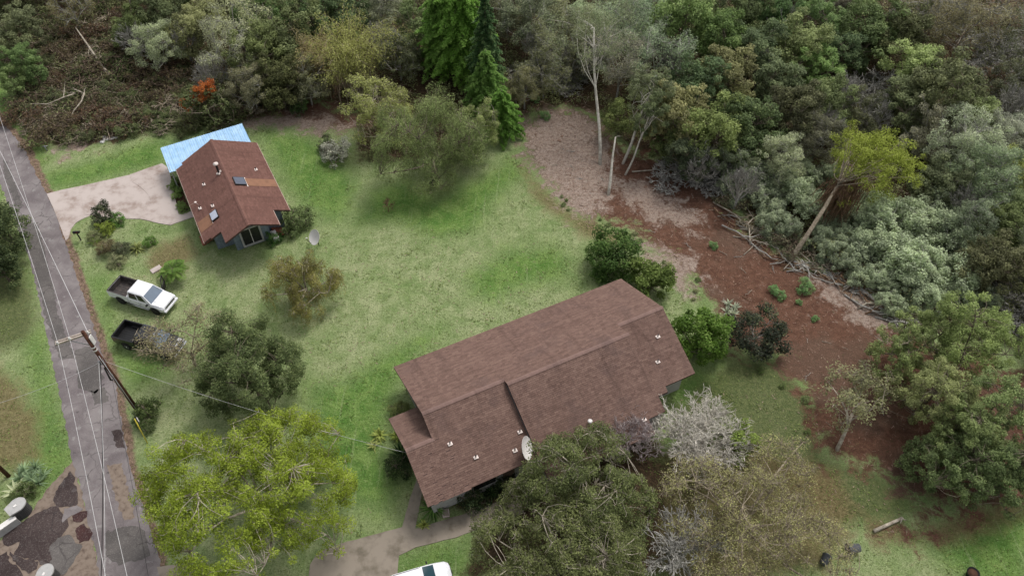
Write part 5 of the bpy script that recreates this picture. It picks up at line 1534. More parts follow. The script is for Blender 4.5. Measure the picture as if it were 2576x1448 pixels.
# tall conifers
def conifer(seed, label, bx, by, H, R, colour, tiers, per):
    m = meshes_of(make_conifer(seed, H, R, tiers, 0.36, 0.3, 0.1, per), 'bark')
    return plant_from(m, 'conifer', label, 'conifer', g(bx, by), col4(colour), 1.0, 0.3, 'tall conifers behind the lawn')
def conifer_px(seed, label, topx, topy, H, wpx, colour, tiers, per):
    base, s = at_crown(topx, topy, H)
    m = meshes_of(make_conifer(seed, H, wpx / s, tiers, 0.36, 0.3, 0.1, per), 'bark')
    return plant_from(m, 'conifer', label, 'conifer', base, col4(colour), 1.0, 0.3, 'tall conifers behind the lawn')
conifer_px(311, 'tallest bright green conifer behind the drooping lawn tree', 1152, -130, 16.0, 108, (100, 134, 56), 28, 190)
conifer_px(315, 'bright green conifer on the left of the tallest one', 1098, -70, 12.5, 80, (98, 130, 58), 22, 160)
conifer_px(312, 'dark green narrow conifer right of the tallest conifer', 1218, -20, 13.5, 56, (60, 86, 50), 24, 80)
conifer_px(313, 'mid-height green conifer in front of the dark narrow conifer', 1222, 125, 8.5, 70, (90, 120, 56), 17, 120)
conifer_px(314, 'short green conifer with a bare dead top by the mulched clearing', 1262, 225, 6.0, 60, (88, 122, 50), 13, 120)
zc = 3.0; R = rad_at(1110, 60, zc, 50)
# bamboo clump
p = g(900, 235); m = meshes_of(make_bamboo(321, rad_at(900, 150, 4, 125), 8.6, 90, 0.26), 'twig')
plant_from(m, 'bamboo_clump', 'arching yellow-green bamboo clump behind the drooping lawn tree', 'bamboo', p, col4((136, 138, 80)), 1.0, 0, None, ('culms', 'foliage'))
p = g(815, 232); m = meshes_of(make_bamboo(322, rad_at(810, 150, 4, 80), 7.4, 46, 0.24), 'twig')
plant_from(m, 'bamboo_clump', 'drier straw-coloured bamboo clump beside the green bamboo', 'bamboo', p, col4((146, 134, 96)), 1.0, 0, None, ('culms', 'foliage'))

# glossy shrubs round the large house
zc = 1.9; R = rad_at(1545, 640, zc, 66)
hero(make_broad(331, R, 3.4, zc, 1.8, 46, 150, 0.24, 0.28, 0.1, low=-0.8, fork_h=0.5), 'glossy_shrub', 'large glossy dark green shrub behind the large house on the dirt edge', 1545, 640, zc, (62, 86, 36), cat='shrub')
zc = 1.6; R = rad_at(1642, 700, zc, 50)
hero(make_broad(332, R, 3, zc, 1.5, 36, 130, 0.24, 0.3, 0.09, low=-0.8, fork_h=0.5), 'glossy_shrub', 'smaller olive glossy shrub touching the back corner of the large house', 1642, 702, zc, (80, 96, 42), cat='shrub')
zc = 2.5; R = rad_at(1760, 845, zc, 70)
hero(make_broad(333, R, 5, zc, 2.6, 62, 170, 0.24, 0.27, 0.12, low=-0.85, fork_h=0.6), 'glossy_tree', 'bright green dense tree at the right end of the large house', 1762, 845, zc, (72, 98, 32))
zc = 2.2; R = rad_at(1915, 832, zc, 70)
hero(make_broad(334, R, 3.6, zc, 1.3, 46, 120, 0.2, 0.27, 0.1, inner=0.4, fork_h=1.0), 'dark_tree', 'small near-black leafy tree on a thin stem beside the red dirt', 1912, 832, zc, (50, 56, 42), 'bark_grey')
# small leaning tree on the dirt
zc = 3.6; R = rad_at(2165, 985, zc, 88)
b0 = g(2105, 1132); pc = g(2165, 985, zc)
rt = np.random.default_rng(335)
C = crown_centres(rt, 34, R * 0.8, zc, 1.5, -0.4, 0.4, 0.3) + np.array([pc.x - b0.x, pc.y - b0.y, 0])
rad = R * 0.26 * rt.uniform(0.7, 1.3, len(C)); mbt = MB()
skeleton(rt, mbt, C, 2.5, 0.17, ((pc.x - b0.x) * 0.6, (pc.y - b0.y) * 0.6), 6, 6); twiggy(rt, mbt, C, rad, 4)
V, t_ = crown_leaves(rt, C, rad, 90, 0.2, 0.5)
plant_from((mbt.mesh('trunk', M['bark_pale']), np_quads('crown', V, t_, M['leaf'])), 'leaning_tree', 'small leaning tree with a bare pale trunk on the red dirt', 'tree', b0, col4((118, 118, 86)), 1.0)
# big mass of trees at the right
for sd_, px, py, rp, zc, c, lab in ((341, 2300, 862, 86, 4.0, (112, 124, 76), 'leftmost lobe-crowned green tree overhanging the red dirt'), (342, 2450, 850, 96, 5.0, (120, 134, 80), 'tall light green tree at the corner of the red dirt'), (343, 2345, 985, 92, 4.4, (122, 128, 84), 'olive green tree over the red dirt below the light green one'), (344, 2500, 1050, 100, 4.6, (112, 126, 80), 'wide green tree at the lower end of the red dirt'), (347, 2420, 1085, 78, 4.2, (112, 124, 78), 'green tree filling the middle of the group over the dirt'), (345, 2540, 1180, 90, 3.6, (92, 106, 66), 'dark green tree above the lower grass strip'), (346, 2400, 1170, 90, 3.4, (94, 108, 68), 'low dark green tree leaning over the end of the red dirt')):
    R = rad_at(px, py, zc, rp)
    hero(make_broad(sd_, R, 8, zc, min(3.6, zc * 0.8), 210, 110, 0.155, 0.13, 0.2, lob=0.45, aspect=0.42), 'dirt_side_tree', lab, px, py, zc, c)
# yellow-green vine tree with leaning trunk
zc = 6.0; R = rad_at(2200, 400, zc, 106)
b0 = g(1985, 662); pc = g(2200, 400, zc)
rt = np.random.default_rng(351)
C = crown_centres(rt, 260, R * 0.95, zc, 3.4, -0.3, 0.4, 0.3) + np.array([pc.x - b0.x, pc.y - b0.y, 0])
rad = R * 0.125 * rt.uniform(0.7, 1.3, len(C)); mbt = MB()
tp = g(2105, 470, 5.2) - b0
mbt.tube([(0, 0, -0.2), (tp.x * 0.12, tp.y * 0.10, 1.3), (tp.x * 0.35, tp.y * 0.30, 2.6), (tp.x * 0.7, tp.y * 0.66, 4.0), tuple(tp), (pc.x - b0.x, pc.y - b0.y, zc)], [0.26, 0.23, 0.2, 0.18, 0.14, 0.08], 9)
for c in C[::6]:
    mbt.tube(curve3(tuple(tp + Vector((0, 0, rt.uniform(-0.6, 0.8)))), c, rt, 0.12, 5), np.linspace(0.06, 0.015, 5), 4, rt.random(), False)
V, t_ = crown_leaves(rt, C, rad, 85, 0.15, 0.55)
# trailing dry roots below the crown
mbr = MB()
for k in range(430):
    u = rt.random()
    st = np.array(tuple(tp)) + rt.normal(0, 1, 3) * np.array([0.75, 0.5, 0.45]) + np.array([0.5 + 0.8 * u, 0.1, 0.2 * u])
    e = st + np.array([rt.normal(-0.5, 0.45), rt.normal(-0.3, 0.35), -rt.uniform(1.4, 4.6)]); e[2] = max(e[2], 0.1)
    mbr.tube([st, (st + e) / 2 + rt.normal(0, 0.14, 3), e], [0.03, 0.026, 0.016], 3, rt.random(), False)
lean_o = plant_from((mbt.mesh('trunk', M['twig']), np_quads('crown', V, t_, M['leaf'])), 'leaning_tree', 'bright yellow-green tree on a leaning trunk with hanging roots above the dirt', 'tree', b0, col4((124, 134, 54)), 1.0)
mbr.build('hanging_roots', M['bark_brown'], lean_o)

# olive trees in front of the large house
zc = 5.2; R = rad_at(1480, 1215, zc, 165)
hero(make_broad(361, R, 8, zc, 3.2, 260, 170, 0.135, 0.125, 0.28, n_prim=12, twigs=3, fork_h=1.5, low=-0.2), 'olive_tree', 'dense olive green tree against the front roof of the large house', 1485, 1225, zc, (82, 90, 52), 'bark_pale')
zc = 4.6; R = rad_at(1390, 1360, zc, 200)
hero(make_broad(362, R, 8, zc, 3.0, 300, 170, 0.135, 0.115, 0.28, n_prim=12, twigs=4, fork_h=1.4, low=-0.2), 'olive_tree', 'wide olive tree with pale twigs shading the front walk', 1400, 1370, zc, (88, 94, 56), 'bark_pale')
# dry brownish tree at lower right
zc = 3.4; R = rad_at(1890, 1275, zc, 215)
hero(make_broad(363, R, 6, zc, 2.4, 300, 70, 0.12, 0.12, 0.26, n_prim=12, lob=0.35, twigs=12, fork_h=0.9, low=-0.2), 'dry_tree', 'wide dry brownish tree with thin yellowing leaves at the lower grass', 1890, 1280, zc, (134, 132, 88), 'twig')
zc = 3.0; R = rad_at(1720, 1350, zc, 105)
hero(make_fan(364, 4.2, R, 9, 4, 0.09, 3), 'bare_tree', 'grey twisted bare tree between the olive and the dry brown trees', 1720, 1370, zc, (110, 100, 76), 'bark_grey')
zc = 3.4; R = rad_at(1780, 1080, zc, 115)
hero(make_fan(365, 4.2, R, 16, 5, 0.055, 3, 0.006), 'bare_tree', 'pale silver bare tree beside the green grass at the large house', 1772, 1085, zc, (120, 110, 90), 'bark_white')
zc = 3.6; R = rad_at(1590, 1060, zc, 72)
hero(make_fan(366, 4.6, R, 12, 5, 0.04, 3, 0.006), 'bare_tree', 'purplish bare tree overlapping the front roof of the large house', 1592, 1085, zc, (120, 110, 90), 'bark_purple')
zc = 2.0; R = rad_at(1850, 1120, zc, 62)
hero(make_broad(367, R, 3, zc, 1.4, 36, 110, 0.18, 0.3, 0.08, low=-0.8, fork_h=0.5), 'vine_shrub', 'green vine shrub at the foot of the silver bare tree', 1850, 1120, zc, (100, 116, 52), cat='shrub')

# gum trees and snag by the mulch
def gum(label, bx, by, tx, ty, H, r0, crown, c, seed):
    b0 = g(bx, by); tp = g(tx, ty, H) - b0
    r = np.random.default_rng(seed); mb = MB()
    pts = [np.array([tp.x * u + (0.12 if crown else 0.03) * math.sin(u * 7), tp.y * u, H * u - 0.15 * (u == 0)]) for u in np.linspace(0, 1, 8)]
    mb.tube(pts, np.linspace(r0, r0 * 0.45, 8), 9)
    V = t = None
    if crown:
        C = crown_centres(r, 80, crown, H + 0.2, 2.8, -0.6, 0.35, 0.45) + np.array([tp.x, tp.y, 0])
        for c_1 in C[::5]: mb.tube(curve3(pts[4 + r.integers(0, 4)], c_1, r, 0.16, 5), np.linspace(0.045, 0.010, 5), 4, r.random(), False)
        rad = crown * 0.20 * r.uniform(0.7, 1.3, len(C)); twiggy(r, mb, C, rad, 2, 0.008)
        V, t = crown_leaves(r, C, rad, 105, 0.17, 0.4)
    else:
        for k in range(5):
            q = pts[3 + k % 5]; e = q + np.array([r.normal(0, 0.22), r.normal(0, 0.2), r.uniform(0.2, 0.5)])
            mb.tube([q, (q + e) / 2 + r.normal(0, 0.05, 3), e], [0.05, 0.03, 0.01], 4, r.random(), False)
    m = (mb.mesh('trunk', M['bark_white']), np_quads('crown', V, t, M['leaf']) if V is not None else None)
    return plant_from(m, 'gum_tree', label, 'tree', b0, col4(c), 1.0)
gum('tall pale-trunked gum tree at the edge of the mulched clearing', 1510, 415, 1492, 70, 11.0, 0.19, 4.2, (112, 120, 90), 371)
gum('broken pale snag standing in the mulch', 1530, 492, 1548, 345, 4.6, 0.17, 0, (0, 0, 0), 372)
gum('thin leaning gum trunk behind the snag', 1566, 412, 1638, 230, 7.0, 0.17, 2.0, (104, 112, 80), 373)
gum('thinnest leaning gum trunk at the corner of the red dirt', 1572, 440, 1640, 292, 6.0, 0.12, 1.4, (100, 110, 76), 374)
zc = 2.6; R = rad_at(1585, 290, zc, 45)
hero(make_broad(375, R, 4, zc, 2.2, 34, 110, 0.2, 0.3, 0.1, low=-0.7), 'young_tree', 'young olive tree between the gum trunks', 1560, 290, zc, (96, 106, 60))

# dead trees showing in the forest
for i, (px, py, zt, rp, lab) in enumerate(((1985, 30, 6.5, 75, 'silvery dead tree crown among the green trees at the far edge'), (2415, 120, 6, 50, 'orange-pale dead tree with twisted limbs in the brown woods'), (2500, 190, 5, 70, 'reddish dead tree beside the twisted one in the brown woods'), (1395, 170, 3.5, 75, 'fallen silvery dead tree behind the conifers'), (1830, 425, 3, 60, 'grey leafless bush at the upper edge of the red dirt'), (2190, 215, 4.5, 55, 'pale broken dead branches between the forest trees'), (575, 120, 7, 50, 'dead brown tree hung with dry vines above the small house'), (385, 120, 6, 40, 'pale forked dead tree in the woods above the small house'), (1845, 120, 6.5, 40, 'small pale dead top among the green forest trees'))):
    base, s = at_crown(px, py, zt * 0.6)
    m = meshes_of(make_bare(400 + i, zt, rp / s, 5, 0.13, 3, 0.6), 'bark_brown' if i in (1, 2, 6) else 'bark_grey')
    plant_from(m, 'dead_tree', lab, 'dead tree', base, col4((120, 110, 90)), 1.0, 0.0, None, ('branches', 'crown'))

# left edge and lane side
for sd_, px, py, rp, zc, c, lab in ((381, 2, 560, 62, 3.2, (62, 74, 44), 'dark tree at the far side of the lane opposite the driveway'), (382, -10, 660, 50, 2.6, (56, 68, 40), 'low dark tree below the dark lane-side tree')):
    R = rad_at(px, py, zc, rp)
    hero(make_broad(sd_, R, 5, zc, 2.2, 50, 130, 0.2, 0.28, 0.14), 'lane_tree', lab, px, py, zc, c)

def bush(label, px, py, rp, c, name='shrub', zf=0.7, group=None, hz=1.0):
    R = 1.0
    for _ in range(3):
        base, s = at_crown(px, py, zf * R); R = rp / s
    return plant_from(PROTO['bush%d' % frng.randint(0, 2)], name, label, 'shrub', base, col4(c), R, frng.uniform(0, 6), group, ('stems', 'foliage'), sz=R * hz)
bush('round grey-green shrub at the right corner of the small house', 745, 550, 43, (92, 106, 66))
bush('tall dark dome-shaped shrub in the driveway island', 257, 545, 28, (58, 66, 48), hz=1.4)
bush('rounded green shrub beside the dome-shaped shrub in the island', 292, 552, 20, (72, 110, 42))
bush('bright yellow-green shrub in the middle of the island', 268, 572, 22, (126, 140, 62))
bush('grey-green ground shrub on the left of the island', 238, 590, 22, (112, 118, 80), hz=0.7)
bush('brownish low shrub in the island with a few flowers', 268, 618, 28, (96, 88, 62), hz=0.8)
bush('dull dark low shrub in the middle of the island', 305, 622, 26, (78, 84, 62), hz=0.8)
bush('green low shrub at the right tip of the island', 375, 606, 18, (86, 116, 52), hz=0.8)
bush('pale mottled shrub at the lower edge of the island', 290, 652, 24, (122, 126, 92), hz=0.6)
bush('dark shrub hiding the foot of the utility pole', 362, 1036, 40, (66, 80, 42))
bush('dark green fern shrub beside the storage box', 690, 600, 20, (58, 92, 40))
bush('small grey-white flowering shrub on the upper lawn', 843, 378, 38, (148, 148, 136), hz=0.9)
bush('dark shrub under the flowering shrub on the upper lawn', 818, 362, 22, (74, 86, 56))
bush('dark green round shrub in the cut bank above the lawn', 752, 268, 24, (60, 84, 44))
bush('dark bush at the left end of the large house', 1000, 1172, 34, (50, 66, 36))
bush('olive plant clump by the left gable of the large house', 1005, 1028, 26, (104, 112, 66))
bush('dark bush under the front eave of the large house', 1190, 1250, 40, (44, 58, 32))
bush('dark leafy bush along the front wall of the large house', 1270, 1215, 34, (46, 60, 34))
bush('green shrub behind the variegated agave at the side drive', 62, 1235, 28, (78, 92, 52))
bush('green plant on the bare dirt by the agave', 1840, 640, 14, (96, 132, 74)) if False else None
for px, py, rp in ((2025, 722, 22), (1962, 742, 16), (1948, 728, 14), (1795, 618, 12), (1930, 838 - 60, 8), (2050, 800, 10), (2010, 760, 9), (1345, 248, 14), (1372, 292, 14), (2145, 560, 6)):
    bush('small green weed growing on the red dirt', px, py, rp, (104, 136, 84), 'weed', 0.5, 'weeds on the red dirt', 0.8)
for px, py in ((435, 468), (443, 492), (455, 515), (448, 478), (462, 525), (438, 455)):
    bush('leafy plant in the bed along the small house', px, py, 13, (104, 126, 66), 'bed_plant', 0.6, 'plants in the entry bed', 0.8)
bush('dark olive shrub with orange creeper on its left shoulder behind the carport', 532, 276, 62, (74, 82, 50))
bush('scruffy low shrub left of the carport', 470, 312, 34, (82, 86, 56))

# orange-flowering creeper on a bush above the small house
zc = 4.0; base, s = at_crown(504, 222, zc)
rt = np.random.default_rng(391)
C = np.stack([rt.uniform(-1.5, 1.3, 60), rt.uniform(-1.0, 0.9, 60), rt.normal(3.9, 0.4, 60)], 1); C[:, 2] -= np.clip(-C[:, 0], 0, 2) * 0.9; rad = rt.uniform(0.22, 0.45, 60)
V, t_ = crown_leaves(rt, C, rad, 60, 0.14, 0.6)
mbt = MB(); skeleton(rt, mbt, C, 2.4, 0.06, (0, 0), 6, 5, 0.012)
plant_from((mbt.mesh('stems', M['bark_brown']), np_quads('foliage', V, t_, M['leaf'])), 'orange_creeper', 'bright orange flowering creeper above the small house', 'creeper', base, col4((168, 92, 40), 1.25), 1.0, 0, None, ('stems', 'foliage'))
base, s = at_crown(466, 266, 1.9)
C = np.stack([rt.uniform(-0.3, 0.3, 10), rt.uniform(-0.3, 0.3, 10), rt.uniform(0.9, 3.0, 10)], 1)
V, t_ = crown_leaves(rt, C, np.full(10, 0.28), 50, 0.13, 0.6); mbt = MB(); skeleton(rt, mbt, C, 0.6, 0.04, (0, 0), 4, 4, 0.01)
plant_from((mbt.mesh('stems', M['bark_brown']), np_quads('foliage', V, t_, M['leaf'])), 'orange_creeper', 'narrow trailing strand of orange creeper left of the main patch', 'creeper', base, col4((168, 92, 40), 1.25), 1.0, 0, None, ('stems', 'foliage'))

# palm, agaves, ferns, lilies
m = make_palm(395, 1.3, 26, 1.5)
plant_from((m[0].mesh('trunk', M['bark']), np_quads('fronds', m[1], m[2], M['leaf'])), 'small_palm', 'small palm on the lawn behind the white pickup', 'palm', g(445, 700), col4((84, 110, 46)), 1.0, 0, None, ('trunk', 'fronds'))
def rosette(seed, label, px, py, n, L, w, c, up=0.8, droop=0.5, stripes=False, name='agave', cat='agave', group=None):
    V, t_ = make_rosette(seed, n, L, w, up, droop, stripes)
    return plant_from((None, np_quads('leaves', V, t_, M['leaf'])), name, label, cat, g(px, py), col4(c), 1.0, 0, group, ('stem', 'leaves'))
rosette(501, 'cream-striped agave in front of the stone gatepost', 46, 1240, 30, 1.5, 0.20, (146, 150, 122), 0.9, 0.35, True)
for i, (px, py) in enumerate(((62, 1185), (90, 1175), (78, 1205), (110, 1195), (50, 1205), (98, 1215))):
    rosette(510 + i, 'grey-green spiky yucca in the clump above the gatepost', px, py, 46, 1.0, 0.07, (124, 142, 112), 1.0, 0.25, name='yucca', cat='yucca', group='yucca clump by the gatepost')
for i, (px, py) in enumerate(((1832, 765), (1845, 790), (1828, 785), (1850, 775))):
    rosette(520 + i, 'silver-grey agave beside the bright green tree', px, py, 26, 0.75, 0.10, (152, 158, 138), 1.0, 0.2, group='silver agaves on the dirt edge')
rosette(530, 'large dark green fern clump at the corner of the walk', 1090, 1280, 70, 1.7, 0.09, (74, 104, 48), 0.8, 0.5, name='fern', cat='fern')
rosette(531, 'yellowing lily clump at the turn of the walk', 1068, 1322, 40, 0.8, 0.08, (124, 132, 66), 0.9, 0.5, name='lily_clump', cat='lily')
rosette(532, 'yellow-green ginger clump left of the large house gable', 955, 1095, 46, 1.0, 0.12, (128, 138, 70), 0.9, 0.5, name='ginger_clump', cat='ginger')
rosette(533, 'yellow-green ginger clump against the large house roof edge', 1000, 1098, 46, 1.0, 0.12, (122, 134, 62), 0.9, 0.5, name='ginger_clump', cat='ginger')
rosette(534, 'pale ginger clump below the other gingers', 940, 1122, 30, 0.8, 0.10, (134, 140, 84), 0.9, 0.5, name='ginger_clump', cat='ginger')
rosette(535, 'dark cane plant at the left wall of the large house', 1012, 1150, 60, 1.7, 0.10, (48, 74, 36), 0.9, 0.4, name='cane_plant', cat='plant')
rosette(536, 'arching striped lily in the driveway island', 345, 628, 60, 1.3, 0.09, (118, 124, 74), 0.9, 0.5, name='lily_clump', cat='lily')
rosette(537, 'bright grassy lily at the left of the island', 240, 608, 50, 0.9, 0.07, (136, 160, 70), 0.9, 0.5, name='lily_clump', cat='lily')
rosette(538, 'dark grassy plant in the front border of the large house', 1235, 1240, 60, 1.2, 0.08, (52, 74, 38), 0.9, 0.5, name='grass_plant', cat='plant')
m = meshes_of(make_bare(396, 1.5, 0.7, 4, 0.04, 3, 0.5, 160, 0.1), 'bark_brown')
plant_from(m, 'bare_shrub', 'small leafless reddish shrub alone on the lawn', 'shrub', g(978, 532), col4((110, 90, 70)), 1.0, 0, None, ('stems', 'foliage'))

# ------------------------------------------------------------------ brush, fallen wood
brr = random.Random(77)
STRIP = [((80, 290), 'at the lane edge of the felled strip'), ((170, 330), 'in front of the white hanging branch'), ((275, 325), 'above the white rubble'), ((255, 170), 'under the long leaning trunk'), ((140, 230), 'round the white curved branch'), ((430, 280), 'left of the orange creeper'), ((350, 200), 'below the pale forked dead tree'), ((200, 60), 'by the flat pale trunk'), ((60, 100), 'by the lane end of the woods'), ((660, 255), 'in the cut bank behind the carport'), ((560, 300), 'behind the carport')]
def near_mark(px, py): return min(STRIP, key=lambda q: (q[0][0] - px) ** 2 + (q[0][1] - py) ** 2)[1]
BR = [(80, 260), (120, 230), (160, 270), (60, 300), (110, 310), (180, 310), (210, 250), (230, 290), (270, 260), (300, 290), (340, 260), (350, 310), (390, 290), (410, 250), (430, 300), (150, 200), (200, 200), (250, 190), (110, 190), (80, 130), (150, 90), (200, 60), (270, 30), (220, 110), (270, 80), (30, 110), (60, 30), (140, 30), (620, 275), (660, 255), (690, 245), (640, 245), (700, 270), (130, 345), (190, 340), (260, 320), (310, 330), (370, 200), (320, 180), (450, 265), (560, 310), (320, 140), (370, 160), (420, 190), (460, 200), (440, 230), (290, 110), (350, 230), (400, 220), (480, 250), (110, 60), (300, 60), (90, 90), (180, 150), (240, 150)]
BRC = (((88, 94, 62), 'greenish'), ((94, 84, 62), 'grey-brown'), ((80, 92, 56), 'leafy green'), ((98, 76, 60), 'rusty brown'))
for i, (px, py) in enumerate(BR):
    k = ('brush0', 'brush1', 'brush1', 'brush0', 'slash')[i % 5]
    p = g(px, py); s = brr.uniform(0.75, 1.25)
    plant_from(PROTO[k], 'brush_pile', 'heap of ' + BRC[i % 4][1] + ' cut brush ' + near_mark(px, py), 'brush', p, col4(BRC[i % 4][0]), s, brr.uniform(0, 6), 'cut brush in the felled strip', ('branches', 'foliage'))
for i, (px, py) in enumerate(((1330, 200), (1370, 190), (1420, 200), (1400, 230), (1790, 440), (1850, 430), (1820, 410), (2200, 230), (2230, 250), (2480, 130), (2530, 180), (2510, 250), (2460, 180), (2560, 130), (2560, 780), (2520, 800), (1700, 440), (1840, 510), (1910, 575), (1975, 625), (2085, 655), (2170, 690), (2245, 745))):
    p = g(px, py); s = brr.uniform(0.8, 1.3)
    rim = i >= 17
    plant_from(PROTO[('slash', 'brush0')[i % 2] if rim else 'deadpile'], 'brush_pile', ('tangle of dead leafy slash ' if rim else 'tangle of dead grey branches ') + min((((1380, 200), 'behind the mulched clearing'), ((1810, 430), 'at the upper rim of the red dirt'), ((1930, 600), 'left of the leaning trunk on the dirt rim'), ((2060, 660), 'at the foot of the leaning trunk'), ((2210, 735), 'along the fallen grey trunk'), ((2215, 240), 'below the pale broken dead branches'), ((2510, 180), 'under the reddish dead tree'), ((2540, 790), 'beside the dark fallen trunk')), key=lambda q: (q[0][0] - px) ** 2 + (q[0][1] - py) ** 2)[1], 'brush', p, col4((112, 112, 88)), s * (0.62 if rim else 1.0), brr.uniform(0, 6), 'dead branch tangles in the forest', ('branches', 'foliage'))

for i, (px, py) in enumerate(((95, 215), (140, 245), (200, 225), (260, 225), (330, 235), (380, 270), (420, 285), (300, 305), (240, 310), (170, 335), (110, 335), (70, 275), (350, 290), (440, 240), (180, 180), (120, 150), (280, 150), (400, 310), (215, 340), (320, 325), (310, 150), (360, 170), (410, 160), (460, 180), (440, 210), (390, 200), (480, 220), (300, 190), (260, 110), (110, 110), (340, 120))):
    bush('low green scrub bush ' + near_mark(px, py), px, py, brr.uniform(18, 30), brr.choice(((86, 96, 60), (98, 104, 68), (78, 84, 56))), 'scrub_bush', 0.6, 'scrub bushes in the felled strip', 0.7)

def log(label, pts, r0, r1, mat='bark_pale', name='fallen_log', group=None, twigs=4, seed=0):
    r = np.random.default_rng(seed); mb = MB()
    P = [np.array(p) for p in pts]
    mb.tube(P, np.linspace(r0, r1, len(P)), 8)
    for k in range(twigs):
        q = P[r.integers(len(P) // 2, len(P))]; e = q + np.array([r.normal(0, 0.8), r.normal(0, 0.8), r.uniform(0.1, 0.5)])
        mb.tube([q, (q + e) / 2 + r.normal(0, 0.08, 3), e], [r1 * 0.6, r1 * 0.4, 0.01], 4, r.random(), False)
    o = mb.build(name, M[mat]); o_loc = P[0]
    return tag(o, label, 'log', group)
def gl(px, py, z): return tuple(g(px, py, z))
log('long pale trunk leaning across the felled strip', [gl(290, 208, 0.3), gl(255, 165, 1.0), gl(225, 120, 1.7), gl(190, 70, 2.2)], 0.22, 0.07, seed=1)
log('pale trunk lying flat at the top of the felled strip', [gl(140, 34, 0.5), gl(200, 32, 0.6), gl(225, 33, 0.6)], 0.16, 0.08, seed=2)
log('white curved branch on the brush heap by the lane', [gl(70, 262, 1.0), gl(120, 262, 1.3), gl(160, 245, 1.5), gl(190, 235, 1.4)], 0.04, 0.08, seed=3)
log('white branch hanging down the front of the brush heap', [gl(172, 310, 0.5), gl(185, 280, 1.2), gl(205, 255, 1.6), gl(212, 235, 1.7)], 0.05, 0.09, seed=4)
log('pale leaning pole in the trees at the far edge', [gl(335, 45, 0.2), gl(328, 10, 2.6), gl(322, -15, 4.0)], 0.1, 0.06, seed=5)
log('pale broken limb lying by the snag in the mulch', [gl(1590, 432, 0.1), gl(1640, 428, 0.12), gl(1665, 424, 0.15)], 0.08, 0.04, seed=6)
log('bleached log lying on the rough grass near the tubs', [gl(2198, 1335, 0.15), gl(2235, 1318, 0.15), gl(2270, 1302, 0.15)], 0.14, 0.11, seed=7, twigs=2)
log('grey fallen trunk along the upper rim of the red dirt', [gl(2160, 722, 0.2), gl(2210, 762, 0.25), gl(2280, 792, 0.2)], 0.14, 0.09, 'bark_grey', seed=8)
log('thick grey log below the leaning yellow-green tree', [gl(1990, 655, 0.15), gl(2020, 667, 0.15), gl(2050, 680, 0.15)], 0.15, 0.1, 'bark_grey', seed=9)
log('pale forked trunk standing crooked in the brown woods', [gl(2425, 190, 0.2), gl(2415, 150, 2.0), gl(2405, 115, 3.2), gl(2435, 60, 4.5), gl(2405, 58, 4.6)], 0.16, 0.08, 'bark_pale', seed=10)
log('dark straight trunk fallen through the far right trees', [gl(2576, 770, 0.6), gl(2530, 800, 0.4), gl(2500, 828, 0.2)], 0.13, 0.1, 'bark_brown', seed=11)

stick = []
for i in range(7):
    r = np.random.default_rng(600 + i); mb = MB(); L = 1.0
    pts = [np.array([-0.5 + j / 4.0, r.normal(0, 0.05), 0.06 + abs(r.normal(0, 0.04))]) for j in range(5)]
    mb.tube(pts, np.linspace(0.035, 0.018, 5), 5, r.random())
    for k in range(3):
        q = pts[1 + r.integers(0, 4)]; e = q + np.array([r.uniform(0.1, 0.4), r.normal(0, 0.22), r.uniform(0.0, 0.12)])
        mb.tube([q, e], [0.018, 0.008], 3, r.random(), False)
    stick.append(mb.mesh('fallen_branch', M[('bark_grey', 'bark_pale', 'bark_brown')[i % 3]]))
edge = [(1765, 480), (1830, 545), (1900, 610), (1960, 655), (2010, 665), (2060, 685), (2110, 700), (2150, 725), (2200, 755), (2250, 790), (2275, 810)]
for i in range(130):
    u = brr.random() ** 0.7 * (len(edge) - 1.001); k = int(u); f = u - k
    px = edge[k][0] * (1 - f) + edge[k + 1][0] * f + brr.gauss(0, 14); py = edge[k][1] * (1 - f) + edge[k + 1][1] * f + abs(brr.gauss(0, 12)) - 6
    o = link('fallen_branch', stick[i % 7]); o.location = g(px, py, brr.uniform(0, 0.15)); o.location.z = brr.uniform(-0.02, 0.1)
    s = brr.uniform(0.6, 2.3); o.scale = (s, s * 0.9, s); o.rotation_euler = (brr.uniform(-.1, .1), brr.uniform(-.08, .08), brr.gauss(-0.6, 0.7))
    tag(o, 'bare grey branch lying along the upper rim of the red dirt', 'branch', 'dead branches along the dirt rim')

# ------------------------------------------------------------------ ground cover that nobody could count
def scatter(polys, n, seed, inset=0.0):
    r = np.random.default_rng(seed); out = []
    for p in polys:
        w = gp(p); xs = [q.x for q in w]; ys = [q.y for q in w]
        A = (max(xs) - min(xs)) * (max(ys) - min(ys))
        k = int(n * A)
        X = r.uniform(min(xs), max(xs), k); Y = r.uniform(min(ys), max(ys), k)
        m = sdist(X, Y, w) > inset
        out.append(np.stack([X[m], Y[m]], 1))
    return np.concatenate(out)

def near_any(P, polys, d):
    m = np.zeros(len(P), bool)
    for p in polys: m |= sdist(P[:, 0], P[:, 1], gp(p)) > -d
    return m

# undergrowth: low leafy clumps on the forest floor
r = np.random.default_rng(701)
C2 = scatter([FLOOR[0]], 0.8, 702)
C2 = C2[(np.abs(C2[:, 0]) < 82) & (C2[:, 1] < 112)]
